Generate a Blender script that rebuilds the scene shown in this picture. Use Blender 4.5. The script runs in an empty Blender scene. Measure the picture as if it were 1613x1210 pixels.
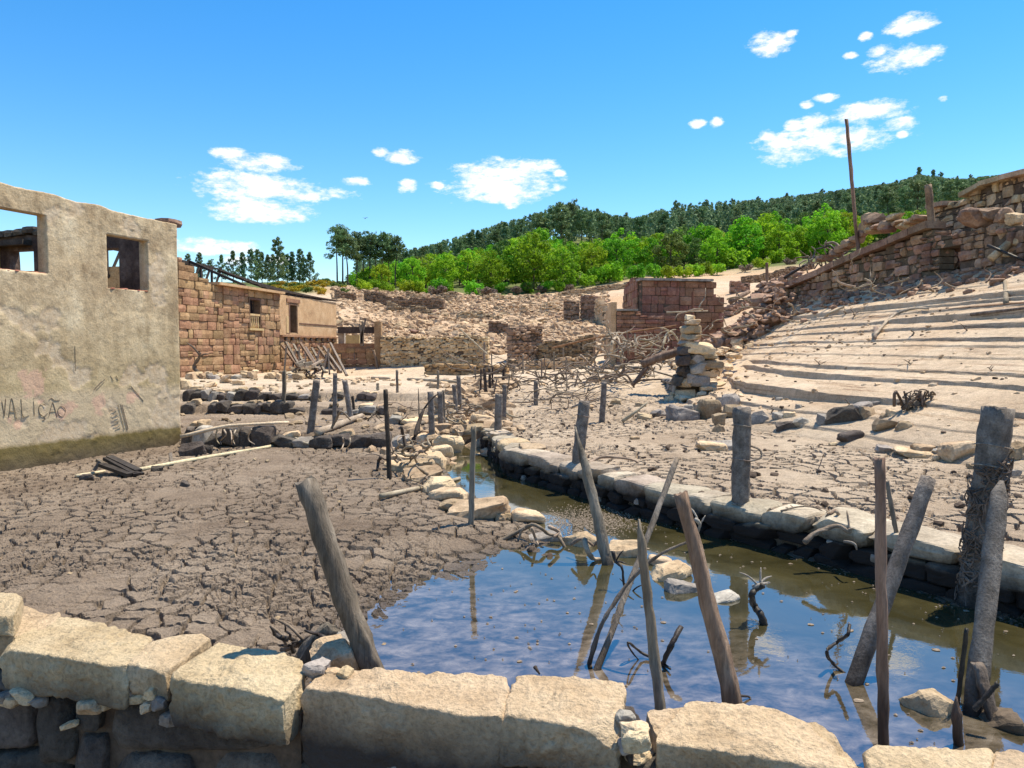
import bpy, math, random
import numpy as np
from mathutils import Vector, Matrix

S = bpy.context.scene
C = S.collection
R = math.radians
# ------------------------------------------------------------------ camera, sky, sun, exposure
EYE = 2.1
PITCH = R(2.7)
FPX = 1170.0
CX, CY = 806.5, 605.0
cam = bpy.data.objects.new('camera', bpy.data.cameras.new('camera'))
C.objects.link(cam)
cam.location = (0, 0, EYE)
cam.rotation_euler = (R(90) - PITCH, 0, 0)
cam.data.sensor_width = 36
cam.data.lens = 36 * FPX / 1613
cam.data.clip_start = 0.05
cam.data.clip_end = 20000
S.camera = cam
S.view_settings.view_transform = 'Standard'
S.view_settings.look = 'None'
S.view_settings.gamma = 1
S.view_settings.exposure = 0.68
S.view_settings.use_curve_mapping = False

SUN_EL = R(66)
SUN_AZ = math.atan2(0.857, 0.514)          # from +Y (away from camera) towards +X
sun_dir = Vector((math.sin(SUN_AZ) * math.cos(SUN_EL), math.cos(SUN_AZ) * math.cos(SUN_EL), math.sin(SUN_EL)))
sun = bpy.data.objects.new('sun', bpy.data.lights.new('sun', 'SUN'))
C.objects.link(sun)
sun.data.energy = 5.0
sun.data.angle = R(0.5)
sun.data.color = (1.0, 0.90, 0.73)
sun.rotation_euler = (-sun_dir).to_track_quat('-Z', 'Y').to_euler()
sun.location = (20, 10, 40)

def raydir(u, v):
    a = (u - CX) / FPX; b = (CY - v) / FPX
    x = a
    y = math.cos(PITCH) + b * math.sin(PITCH)
    z = -math.sin(PITCH) + b * math.cos(PITCH)
    return (x / y, 1.0, z / y)
def P(u, v, d):
    r = raydir(u, v)
    return Vector((r[0] * d, d, EYE + r[2] * d))
def G(u, v, z):
    r = raydir(u, v)
    d = (z - EYE) / r[2]
    return Vector((r[0] * d, d, z))

w = bpy.data.worlds.new('World')
S.world = w
w.use_nodes = True
nt = w.node_tree
for n in list(nt.nodes): nt.nodes.remove(n)
def wn(t, **k):
    n = nt.nodes.new(t)
    for a, b in k.items(): setattr(n, a, b)
    return n
def wmath(op, a, b=None, c=None, clamp=False):
    n = wn('ShaderNodeMath', operation=op, use_clamp=clamp)
    for i, q in enumerate((a, b, c)):
        if q is None: continue
        if isinstance(q, (int, float)): n.inputs[i].default_value = q
        else: nt.links.new(q, n.inputs[i])
    return n.outputs[0]
sky = wn('ShaderNodeTexSky', sky_type='NISHITA')
sky.sun_disc = False
sky.sun_elevation = SUN_EL
sky.sun_rotation = SUN_AZ
sky.air_density = 1.25
sky.dust_density = 0.0
sky.altitude = 900
sky.ozone_density = 3.2
hs = wn('ShaderNodeHueSaturation')
hs.inputs['Saturation'].default_value = 1.38
hs.inputs['Value'].default_value = 1.28
nt.links.new(sky.outputs[0], hs.inputs['Color'])
bg1 = wn('ShaderNodeBackground'); bg1.inputs[1].default_value = 0.1
nt.links.new(hs.outputs[0], bg1.inputs[0])
bg2 = wn('ShaderNodeBackground'); bg2.inputs[1].default_value = 0.78
tc = wn('ShaderNodeTexCoord')
sep = wn('ShaderNodeSeparateXYZ'); nt.links.new(tc.outputs['Generated'], sep.inputs[0])
az = wmath('ARCTAN2', sep.outputs[0], sep.outputs[1])
el = wmath('ARCSINE', sep.outputs[2])
comb = wn('ShaderNodeCombineXYZ'); nt.links.new(az, comb.inputs[0]); nt.links.new(el, comb.inputs[1])
def sky_noise(scale, detail, rough, sx, sy, off):
    m = wn('ShaderNodeMapping'); m.inputs['Scale'].default_value = (sx, sy, 1); m.inputs['Location'].default_value = (off, off * .7, 0)
    nt.links.new(comb.outputs[0], m.inputs[0])
    n = wn('ShaderNodeTexNoise'); n.inputs['Scale'].default_value = scale; n.inputs['Detail'].default_value = detail; n.inputs['Roughness'].default_value = rough
    nt.links.new(m.outputs[0], n.inputs['Vector'])
    return n.outputs[0]
# cumulus shreds: (u, v, half width, half height) in the photo's frame, turned into sky directions
CLOUDS = [(410, 258, 46, 13), (365, 243, 26, 8), (400, 290, 75, 16), (430, 303, 95, 11), (410, 328, 68, 17), (335, 388, 52, 10), (330, 393, 62, 7),
          (635, 247, 22, 8), (600, 239, 10, 6), (560, 284, 18, 7), (640, 292, 13, 9), (372, 412, 26, 8), (440, 410, 18, 7), (600, 425, 20, 6),
          (790, 272, 62, 17), (785, 295, 72, 20), (838, 262, 34, 8), (805, 318, 14, 9), (860, 262, 20, 8), (880, 272, 9, 5), (690, 292, 9, 5),
          (1215, 68, 30, 15), (1247, 53, 10, 6), (1435, 38, 36, 13), (1363, 59, 10, 6), (1425, 90, 46, 18), (1385, 82, 16, 8), (1340, 88, 10, 5),
          (1300, 155, 16, 6), (1272, 165, 10, 6), (1370, 176, 56, 13), (1280, 190, 24, 10), (1255, 196, 16, 9), (1415, 195, 28, 9), (1395, 170, 34, 7),
          (1290, 225, 90, 18), (1235, 236, 34, 17), (1330, 220, 56, 14), (1100, 195, 12, 6), (1128, 193, 9, 7), (1207, 214, 11, 8), (1485, 156, 7, 4), (1420, 212, 8, 5)]
best = None
for (u, v, ru, rv) in CLOUDS:
    r = Vector(raydir(u, v)).normalized()
    a0 = math.atan2(r.x, r.y); e0 = math.asin(r.z)
    r2 = Vector(raydir(u + ru, v)).normalized(); r3 = Vector(raydir(u, v - rv)).normalized()
    ra = abs(math.atan2(r2.x, r2.y) - a0); re = abs(math.asin(r3.z) - e0); ra *= 1.22; re *= 1.3
    m = wn('ShaderNodeVectorMath', operation='SUBTRACT'); nt.links.new(comb.outputs[0], m.inputs[0]); m.inputs[1].default_value = (a0, e0, 0)
    m2 = wn('ShaderNodeVectorMath', operation='MULTIPLY'); nt.links.new(m.outputs[0], m2.inputs[0]); m2.inputs[1].default_value = (1 / ra, 1 / re, 0)
    m3 = wn('ShaderNodeVectorMath', operation='DOT_PRODUCT'); nt.links.new(m2.outputs[0], m3.inputs[0]); nt.links.new(m2.outputs[0], m3.inputs[1])
    q = wmath('SUBTRACT', 1.0, m3.outputs['Value'])
    best = q if best is None else wmath('SMOOTH_MAX', best, q, 0.25)
best = wmath('MAXIMUM', best, -2.0)
nz = sky_noise(30, 6, 0.68, .75, 1.7, 3.1)
nz2 = sky_noise(90, 4, 0.72, .7, 1.5, 7.7)
fl = wmath('ADD', wmath('MULTIPLY', wmath('SUBTRACT', nz, 0.5), 5.0), wmath('MULTIPLY', wmath('SUBTRACT', nz2, 0.5), 1.7))
dens_a = wmath('ADD', wmath('MULTIPLY', wmath('MAXIMUM', best, -3.0), 1.05), wmath('ADD', fl, 0.0))
dens_a = wmath('SMOOTH_MIN', wmath('MAXIMUM', wmath('MULTIPLY', wmath('ADD', dens_a, 0.22), 0.85), 0.0), 1.0, 0.35, clamp=True)
dens_a = wmath('POWER', dens_a, 1.25)
# the same scattered cumulus over the rest of the sky, overhead and behind
big = sky_noise(5.2, 4, 0.58, 1, 1.0, 1.3)
dens_b = wmath('MULTIPLY', wmath('SUBTRACT', big, 0.565), 9.0, clamp=True)
high = wmath('MULTIPLY', wmath('SUBTRACT', el, 0.56), 9.0, clamp=True)
side = wmath('MULTIPLY', wmath('SUBTRACT', wmath('ABSOLUTE', az), 0.75), 8.0, clamp=True)
dens_b = wmath('MULTIPLY', dens_b, wmath('MAXIMUM', high, side))
dens = wmath('MAXIMUM', dens_a, dens_b, clamp=True)
up = wmath('MULTIPLY', wmath('ADD', el, 0.005), 200.0, clamp=True)
dens = wmath('MULTIPLY', dens, up)
# cloud colour: noise paints blue-grey shading into the white
cr = wn('ShaderNodeValToRGB')
cr.color_ramp.elements[0].position = 0.2; cr.color_ramp.elements[0].color = (.72, .80, .92, 1)
cr.color_ramp.elements[1].position = 0.75; cr.color_ramp.elements[1].color = (1, 1, 1, 1)
nt.links.new(wmath('ADD', nz, wmath('MULTIPLY', dens, 0.2)), cr.inputs[0])
nt.links.new(cr.outputs[0], bg2.inputs[0])
mix = wn('ShaderNodeMixShader')
nt.links.new(dens, mix.inputs[0]); nt.links.new(bg1.outputs[0], mix.inputs[1]); nt.links.new(bg2.outputs[0], mix.inputs[2])
out = wn('ShaderNodeOutputWorld'); nt.links.new(mix.outputs[0], out.inputs[0])

# ------------------------------------------------------------------ noise helpers (numpy)
def _h(ix, iy, iz, seed):
    n = (ix.astype(np.int64) * 374761393 + iy.astype(np.int64) * 668265263 + iz.astype(np.int64) * 2147483647 + seed * 974634211) & 0xFFFFFFFF
    n = ((n ^ (n >> 13)) * 1274126177) & 0xFFFFFFFF
    n = ((n ^ (n >> 16)) * 2246822519) & 0xFFFFFFFF
    return ((n ^ (n >> 15)) & 0xFFFFFF) / float(0xFFFFFF)
def vn2(x, y, seed=0):
    ix = np.floor(x); iy = np.floor(y); fx = x - ix; fy = y - iy
    fx = fx * fx * (3 - 2 * fx); fy = fy * fy * (3 - 2 * fy); z = np.zeros_like(ix)
    a = _h(ix, iy, z, seed); b = _h(ix + 1, iy, z, seed); c = _h(ix, iy + 1, z, seed); d = _h(ix + 1, iy + 1, z, seed)
    return (a + (b - a) * fx) * (1 - fy) + (c + (d - c) * fx) * fy - 0.5
def fbm2(x, y, seed=0, oct=4, gain=0.5):
    s = 0; a = 1
    for k in range(oct):
        s = s + a * vn2(x + 17.3 * k, y - 9.1 * k, seed + k); x = x * 2.03; y = y * 2.03; a *= gain
    return s
def vn3(p, seed=0):
    i = np.floor(p); f = p - i; f = f * f * (3 - 2 * f); s = 0
    for dx in (0, 1):
        for dy in (0, 1):
            for dz in (0, 1):
                wgt = (f[:, 0] if dx else 1 - f[:, 0]) * (f[:, 1] if dy else 1 - f[:, 1]) * (f[:, 2] if dz else 1 - f[:, 2])
                s = s + wgt * _h(i[:, 0] + dx, i[:, 1] + dy, i[:, 2] + dz, seed)
    return s - 0.5
def fbm3(p, seed=0, oct=3, gain=0.5):
    s = 0; a = 1
    for k in range(oct):
        s = s + a * vn3(p + 13.7 * k, seed + k); p = p * 2.07; a *= gain
    return s
def voro(x, y, seed=0, jit=0.9):
    """F1, F2 and a per-cell random value"""
    ix = np.floor(x); iy = np.floor(y)
    f1 = np.full_like(x, 9.0); f2 = np.full_like(x, 9.0); cid = np.zeros_like(x); z = np.zeros_like(x)
    for dx in (-1, 0, 1):
        for dy in (-1, 0, 1):
            cx = ix + dx; cy = iy + dy
            px = cx + .5 + jit * (_h(cx, cy, z, seed) - .5); py = cy + .5 + jit * (_h(cx, cy, z + 1, seed) - .5)
            d = np.hypot(px - x, py - y); near = d < f1
            f2 = np.where(near, f1, np.minimum(f2, d)); cid = np.where(near, _h(cx, cy, z + 2, seed), cid); f1 = np.where(near, d, f1)
    return f1, f2, cid
def sstep(a, b, x):
    t = np.clip((x - a) / (b - a), 0, 1)
    return t * t * (3 - 2 * t)

# ------------------------------------------------------------------ mesh / object helpers
def mesh_np(name, v, f, smooth=True):
    """v (n,3), f (m,3|4) arrays"""
    me = bpy.data.meshes.new(name)
    v = np.asarray(v, dtype=np.float32); f = np.asarray(f, dtype=np.int32)
    k = f.shape[1]
    me.vertices.add(len(v)); me.vertices.foreach_set('co', v.ravel())
    me.loops.add(f.size); me.loops.foreach_set('vertex_index', f.ravel())
    me.polygons.add(len(f)); me.polygons.foreach_set('loop_start', np.arange(0, f.size, k, dtype=np.int32))
    me.polygons.foreach_set('use_smooth', np.full(len(f), smooth))
    me.update(calc_edges=True)
    return me
def link(name, me, parent=None, mat=None, M=None):
    o = bpy.data.objects.new(name, me); C.objects.link(o)
    if mat is not None and me is not None and len(me.materials) == 0: me.materials.append(mat)
    if parent is not None:
        o.parent = parent
        if parent.type == 'EMPTY' and parent.parent is None:
            o.matrix_parent_inverse = Matrix.Translation(-Vector(parent.location))
    if M is not None: o.matrix_basis = M
    return o
def tag(o, label, cat=None, group=None, kind=None):
    o['label'] = label
    if cat: o['category'] = cat
    if group: o['group'] = group
    if kind: o['kind'] = kind
    return o
def thing(name, label, cat, loc, group=None):
    o = bpy.data.objects.new(name, None); C.objects.link(o)
    o.location = Vector(loc); o.empty_display_size = 0.2
    return tag(o, label, cat, group)
def structure(o, label, cat):
    o['kind'] = 'structure'; o['label'] = label; o['category'] = cat
    return o
class MB:
    """collects quads/tris for one mesh"""
    def __init__(s): s.v = []; s.f = []
    def add(s, v, f):
        n = len(s.v); s.v += [tuple(p) for p in v]; s.f += [tuple(i + n for i in q) for q in f]
    def box(s, c, size, rot=None):
        c = Vector(c); hx, hy, hz = [q / 2 for q in size]
        vs = [Vector((x * hx, y * hy, z * hz)) for x in (-1, 1) for y in (-1, 1) for z in (-1, 1)]
        if rot is not None: vs = [rot @ q for q in vs]
        s.add([c + q for q in vs], [(0, 1, 3, 2), (4, 6, 7, 5), (0, 4, 5, 1), (2, 3, 7, 6), (0, 2, 6, 4), (1, 5, 7, 3)])
    def beam(s, a, b, wd, ht, up=(0, 0, 1)):
        a = Vector(a); b = Vector(b); t = (b - a).normalized(); sd = t.cross(Vector(up))
        if sd.length < 1e-3: sd = t.cross(Vector((1, 0, 0)))
        sd.normalize(); nn = sd.cross(t)
        vs = []
        for p in (a, b):
            for x, y in ((-1, -1), (1, -1), (1, 1), (-1, 1)): vs.append(p + sd * x * wd / 2 + nn * y * ht / 2)
        s.add(vs, [(0, 1, 2, 3), (7, 6, 5, 4), (0, 4, 5, 1), (1, 5, 6, 2), (2, 6, 7, 3), (3, 7, 4, 0)])
    def tube(s, pts, rad, n=7, jit=0.0, seed=0, cap=True):
        rng = random.Random(seed); pts = [Vector(p) for p in pts]; m = len(pts); base = len(s.v)
        ref = Vector((0.31, 0.2, 0.93))
        for i, p in enumerate(pts):
            t = (pts[min(i + 1, m - 1)] - pts[max(i - 1, 0)])
            t = t.normalized() if t.length > 1e-9 else Vector((0, 0, 1))
            a = t.cross(ref)
            if a.length < 0.1: a = t.cross(Vector((1, 0, 0)))
            a.normalize(); b = t.cross(a)
            r = float(np.interp(i / max(m - 1, 1), np.linspace(0, 1, len(rad)), rad)) if isinstance(rad, (list, tuple)) else rad
            for k in range(n):
                th = 2 * math.pi * k / n; rr = r * (1 + jit * (rng.random() - .5) * 2)
                s.v.append(tuple(p + a * math.cos(th) * rr + b * math.sin(th) * rr))
        for i in range(m - 1):
            for k in range(n):
                s.f.append((base + i * n + k, base + i * n + (k + 1) % n, base + (i + 1) * n + (k + 1) % n, base + (i + 1) * n + k))
        if cap:
            s.f.append(tuple(base + k for k in range(n))[::-1]); s.f.append(tuple(base + (m - 1) * n + k for k in range(n)))
    def mesh(s, name, smooth=False):
        me = bpy.data.meshes.new(name); me.from_pydata(s.v, [], s.f)
        if smooth: me.polygons.foreach_set('use_smooth', np.ones(len(me.polygons), dtype=bool))
        me.update(); return me
    def build(s, name, mat, parent=None, smooth=False):
        return link(name, s.mesh(name, smooth), parent, mat)
def smoothpts(pts, k=4):
    """Catmull-Rom through points"""
    pts = [Vector(p) for p in pts]
    if len(pts) < 3: 
        return [pts[0].lerp(pts[-1], i / (k * 1.0)) for i in range(k + 1)]
    o = []
    q = [pts[0] * 2 - pts[1]] + pts + [pts[-1] * 2 - pts[-2]]
    for i in range(1, len(q) - 2):
        for j in range(k):
            t = j / k; a, b, c, d = q[i - 1], q[i], q[i + 1], q[i + 2]
            o.append(0.5 * ((2 * b) + (c - a) * t + (2 * a - 5 * b + 4 * c - d) * t * t + (3 * b - a - 3 * c + d) * t ** 3))
    o.append(pts[-1]); return o

def cube_grid(nx, ny, nz):
    """surface grid of the cube [-1,1]^3"""
    idx = {}; V = []; F = []
    def vid(i, j, k):
        key = (i, j, k)
        if key not in idx: idx[key] = len(V); V.append((2 * i / nx - 1, 2 * j / ny - 1, 2 * k / nz - 1))
        return idx[key]
    for i in range(nx):
        for j in range(ny):
            F.append((vid(i, j, 0), vid(i, j + 1, 0), vid(i + 1, j + 1, 0), vid(i + 1, j, 0)))
            F.append((vid(i, j, nz), vid(i + 1, j, nz), vid(i + 1, j + 1, nz), vid(i, j + 1, nz)))
    for i in range(nx):
        for k in range(nz):
            F.append((vid(i, 0, k), vid(i + 1, 0, k), vid(i + 1, 0, k + 1), vid(i, 0, k + 1)))
            F.append((vid(i, ny, k), vid(i, ny, k + 1), vid(i + 1, ny, k + 1), vid(i + 1, ny, k)))
    for j in range(ny):
        for k in range(nz):
            F.append((vid(0, j, k), vid(0, j, k + 1), vid(0, j + 1, k + 1), vid(0, j + 1, k)))
            F.append((vid(nx, j, k), vid(nx, j + 1, k), vid(nx, j + 1, k + 1), vid(nx, j, k + 1)))
    return np.array(V, dtype=float), np.array(F)
def rounded(V, p):
    """pull a cube surface towards a p-norm ball"""
    n = (np.abs(V) ** p).sum(1) ** (1 / p)
    return V / n[:, None]
def unit_rock(seed, n=2, p=7, amp=0.10, freq=1.3, shear=0.0):
    V, F = cube_grid(n, n, n)
    V = rounded(V, p)
    rng = np.random.RandomState(seed)
    if shear > 0:      # random cuts make angular rubble
        for _ in range(7):
            nrm = rng.normal(size=3); nrm /= np.linalg.norm(nrm); lim = rng.uniform(1 - shear, 1.15)
            d = V @ nrm; over = np.maximum(d - lim, 0); V = V - over[:, None] * nrm
    V = V * (3 ** (1 / p)) ** .72
    V = V + amp * np.stack([fbm3(V * freq + 50 * k + seed * 3.1, seed + k) for k in range(3)], 1) * 2
    return mesh_np('rock', V * 0.5, F, smooth=False)
# ------------------------------------------------------------------ materials
def new_mat(name):
    m = bpy.data.materials.new(name); m.use_nodes = True
    t = m.node_tree
    for n in list(t.nodes): t.nodes.remove(n)
    o = t.nodes.new('ShaderNodeOutputMaterial'); b = t.nodes.new('ShaderNodeBsdfPrincipled')
    t.links.new(b.outputs[0], o.inputs[0])
    return m, t, b
class NT:
    def __init__(s, t): s.t = t
    def n(s, ty, **k):
        q = s.t.nodes.new(ty)
        for a, b in k.items(): setattr(q, a, b)
        return q
    def l(s, a, b): s.t.links.new(a, b)
    def pos(s): return s.n('ShaderNodeNewGeometry').outputs['Position']
    def objc(s): return s.n('ShaderNodeTexCoord').outputs['Object']
    def mapping(s, vec, scale, loc=(0, 0, 0)):
        q = s.n('ShaderNodeMapping'); q.inputs['Scale'].default_value = scale; q.inputs['Location'].default_value = loc; s.l(vec, q.inputs[0]); return q.outputs[0]
    def noise(s, vec, scale, detail=5, rough=0.6, dist=0.0):
        q = s.n('ShaderNodeTexNoise'); q.inputs['Scale'].default_value = scale; q.inputs['Detail'].default_value = detail
        q.inputs['Roughness'].default_value = rough; q.inputs['Distortion'].default_value = dist; s.l(vec, q.inputs['Vector']); return q.outputs[0]
    def vor(s, vec, scale, feature='F1'):
        q = s.n('ShaderNodeTexVoronoi', feature=feature); q.inputs['Scale'].default_value = scale; s.l(vec, q.inputs['Vector']); return q.outputs['Distance']
    def m(s, op, a, b=None, clamp=False):
        q = s.n('ShaderNodeMath', operation=op, use_clamp=clamp)
        for i, x in enumerate((a, b)):
            if x is None: continue
            if isinstance(x, (int, float)): q.inputs[i].default_value = x
            else: s.l(x, q.inputs[i])
        return q.outputs[0]
    def ramp(s, fac, stops):
        q = s.n('ShaderNodeValToRGB'); e = q.color_ramp.elements
        while len(e) < len(stops): e.new(0.5)
        for el_, (p, c) in zip(e, stops): el_.position = p; el_.color = (*c, 1) if len(c) == 3 else c
        s.l(fac, q.inputs[0]); return q.outputs[0]
    def mix(s, fac, a, b, bt='MIX'):
        q = s.n('ShaderNodeMix', data_type='RGBA', blend_type=bt)
        if isinstance(fac, (int, float)): q.inputs[0].default_value = fac
        else: s.l(fac, q.inputs[0])
        for i, x in ((6, a), (7, b)):
            if isinstance(x, tuple): q.inputs[i].default_value = (*x, 1)
            else: s.l(x, q.inputs[i])
        return q.outputs[2]
    def attr(s, name): return s.n('ShaderNodeAttribute', attribute_name=name).outputs['Fac']
    def rnd(s): return s.n('ShaderNodeObjectInfo').outputs['Random']
    def z(s):
        q = s.n('ShaderNodeSeparateXYZ'); s.l(s.pos(), q.inputs[0]); return q.outputs[2]
    def bump(s, b, h, strength=0.5, dist=0.02):
        q = s.n('ShaderNodeBump'); q.inputs['Strength'].default_value = strength; q.inputs['Distance'].default_value = dist
        s.l(h, q.inputs['Height']); s.l(q.outputs[0], b.inputs['Normal'])
def grain_mat(name, c1, c2, c3, scale=3.0, fine=25.0, bump=0.5, dist=0.02, rough=0.9, var=0.35, stretch=(1, 1, 1), objcoord=False, hue=0.03, damp_shade=None):
    """stone, wood and plaster: three tones by coarse noise, fine grain, per-object variation"""
    m, t, b = new_mat(name); k = NT(t)
    vec = k.mapping(k.objc() if objcoord else k.pos(), stretch)
    n1 = k.noise(vec, scale, 6, .65); n2 = k.noise(vec, fine, 5, .7)
    col = k.ramp(n1, [(.32, c1), (.5, c2), (.68, c3)])
    g = k.ramp(n2, [(.25, (.55, .55, .55)), (.5, (1, 1, 1)), (.78, (1.35, 1.33, 1.3))])
    col = k.mix(1.0, col, g, 'MULTIPLY')
    h = k.n('ShaderNodeHueSaturation'); r = k.rnd()
    k.l(k.m('ADD', .5 - hue / 2, k.m('MULTIPLY', r, hue)), h.inputs['Hue'])
    k.l(k.m('ADD', 1 - var * .55, k.m('MULTIPLY', k.m('FRACT', k.m('MULTIPLY', r, 7.31)), var)), h.inputs['Value'])
    k.l(col, h.inputs['Color']); col = h.outputs[0]
    if damp_shade:        # damp: algae foot and painted shade up to a height (z0 dark .. z1 plain)
        zz = k.m('ADD', k.z(), k.m('MULTIPLY', k.m('SUBTRACT', n1, .5), damp_shade[3]))
        f = k.m('DIVIDE', k.m('SUBTRACT', zz, damp_shade[0]), damp_shade[1] - damp_shade[0], clamp=True)
        col = k.mix(f, damp_shade[2], col)
    k.l(col, b.inputs['Base Color']); b.inputs['Roughness'].default_value = rough
    b.inputs['Specular IOR Level'].default_value = 0.25
    k.bump(b, k.m('ADD', k.m('MULTIPLY', n1, 1.0), k.m('MULTIPLY', n2, .6)), bump, dist)
    return m
M = {}
M['cap'] = grain_mat('pale_granite', (.45, .33, .195), (.58, .44, .275), (.66, .525, .345), 2.6, 42, 1.0, .03, var=.2, hue=.012)
M['capwall'] = grain_mat('pale_granite_stained_shaded_foot', (.45, .33, .195), (.58, .44, .275), (.66, .525, .345), 2.6, 38, 1.0, .055, var=.18, hue=.012, damp_shade=(.10, .33, (.075, .06, .052), .26))  # darkening low on the fronts paints in their shade, along with a stain
M['rubblestone'] = grain_mat('tan_fieldstone', (.32, .22, .13), (.46, .34, .21), (.57, .445, .295), 2.5, 22, .7, .03, var=.75, hue=.012)
M['rubble_far'] = grain_mat('ochre_building_stone', (.24, .155, .088), (.40, .28, .165), (.55, .42, .27), 1.6, 9, .7, .05, var=.8, hue=.015)
M['house'] = grain_mat('brown_ashlar', (.24, .135, .072), (.35, .21, .115), (.44, .285, .165), 1.6, 14, .8, .04, var=.45)
M['red'] = grain_mat('red_ashlar', (.18, .085, .056), (.265, .135, .088), (.36, .205, .138), 1.6, 14, .8, .04, var=.4)
M['ruin'] = grain_mat('russet_fieldstone', (.17, .10, .068), (.265, .17, .115), (.38, .265, .185), 1.8, 15, .8, .04, var=.55)
M['ruin_tan'] = grain_mat('warm_fieldstone', (.32, .22, .13), (.46, .335, .21), (.56, .43, .29), 1.8, 15, .8, .04, var=.45)
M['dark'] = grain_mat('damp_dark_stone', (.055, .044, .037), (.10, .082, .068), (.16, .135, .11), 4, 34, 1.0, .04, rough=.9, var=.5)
M['grey'] = grain_mat('grey_granite', (.19, .165, .14), (.28, .25, .215), (.40, .36, .31), 3, 30, .7, .02, var=.4)
M['core'] = grain_mat('earth_packing', (.07, .05, .035), (.10, .075, .05), (.14, .105, .075), 4, 20, .6, .03, var=.1)
M['bank'] = grain_mat('bank_stone', (.26, .21, .155), (.36, .30, .225), (.46, .39, .30), 3, 28, .7, .02, var=.35, damp_shade=(.21, .39, (.020, .016, .014), .16))  # wet black foot, carried higher to paint shade onto the cap fronts
M['wallface'] = grain_mat('stained_granite', (.15, .125, .11), (.25, .21, .185), (.36, .31, .27), 4, 34, .9, .02, var=.5, hue=.01)
M['granitepost'] = grain_mat('granite_post', (.12, .10, .083), (.205, .175, .15), (.33, .29, .25), 9, 60, 1.0, .03, var=.25, hue=.012, damp_shade=(0, .3, (.03, .024, .02), .3))
M['wood'] = grain_mat('weathered_grey_wood', (.10, .078, .058), (.185, .15, .118), (.29, .245, .198), 9, 55, 1.0, .02, var=.4, stretch=(1, 1, .14), damp_shade=(-.05, .2, (.02, .015, .012), .2))
M['wood_brown'] = grain_mat('brown_weathered_wood', (.11, .07, .047), (.20, .135, .095), (.30, .215, .155), 9, 60, 1.0, .02, var=.3, stretch=(1, 1, .14), damp_shade=(0, .38, (.03, .02, .014), .3))
M['wood_pale'] = grain_mat('bleached_wood', (.25, .20, .14), (.37, .30, .22), (.47, .40, .30), 8, 60, .6, .008, var=.35, stretch=(.3, .3, 1))
M['wood_dark'] = grain_mat('black_wet_wood', (.018, .014, .012), (.035, .028, .023), (.06, .05, .042), 9, 60, .7, .008, rough=.5, var=.3)
M['timber'] = grain_mat('charred_timber', (.035, .026, .022), (.06, .045, .037), (.10, .075, .06), 5, 30, .6, .01, var=.4)
M['root'] = grain_mat('dead_root', (.16, .12, .085), (.25, .195, .14), (.36, .29, .215), 6, 40, .8, .008, var=.5)
M['twig'] = grain_mat('dead_twig', (.10, .075, .055), (.16, .125, .095), (.24, .19, .145), 6, 40, .5, .006, var=.5)
M['rust'] = grain_mat('rusted_iron', (.13, .06, .035), (.2, .095, .055), (.27, .14, .085), 5, 40, .4, .004, var=.1)
M['wire'] = grain_mat('rusty_wire', (.12, .09, .07), (.2, .16, .13), (.3, .26, .22), 15, 60, .3, .002, var=.1)
M['pipe'] = grain_mat('pale_pipe', (.46, .37, .24), (.56, .46, .31), (.64, .54, .38), 6, 30, .3, .004, var=.15)
M['bark'] = grain_mat('pine_bark', (.05, .037, .03), (.085, .065, .052), (.13, .10, .08), 3, 12, .5, .02, var=.3)
M['plaster_in'] = grain_mat('dark_brown_plaster', (.05, .033, .027), (.10, .065, .05), (.20, .15, .12), 2.2, 14, .8, .03, var=.1)  # very dark brown plaster of the inner end wall
M['ochre'] = grain_mat('ochre_render', (.36, .20, .06), (.46, .28, .09), (.52, .36, .14), 3, 30, .8, .02, var=.1)
M['brickred'] = grain_mat('red_brick_core', (.22, .085, .05), (.3, .13, .08), (.36, .18, .11), 5, 24, .7, .02, var=.1)
M['house_plaster'] = grain_mat('sand_render', (.40, .27, .135), (.51, .36, .185), (.58, .43, .24), 2.0, 22, .6, .02, var=.06)
M['doorwood'] = grain_mat('brown_frame', (.10, .055, .035), (.155, .09, .058), (.2, .125, .085), 6, 40, .5, .01, var=.2)
M['scratch'] = grain_mat('scratched_render', (.15, .11, .075), (.20, .15, .10), (.25, .19, .13), 8, 40, .4, .004, var=.1)
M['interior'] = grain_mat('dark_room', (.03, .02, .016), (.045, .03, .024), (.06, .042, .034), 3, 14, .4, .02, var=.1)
M['scum'] = grain_mat('floating_scum', (.14, .11, .075), (.22, .18, .125), (.32, .27, .2), 30, 120, .4, .005, var=.1)

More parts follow.
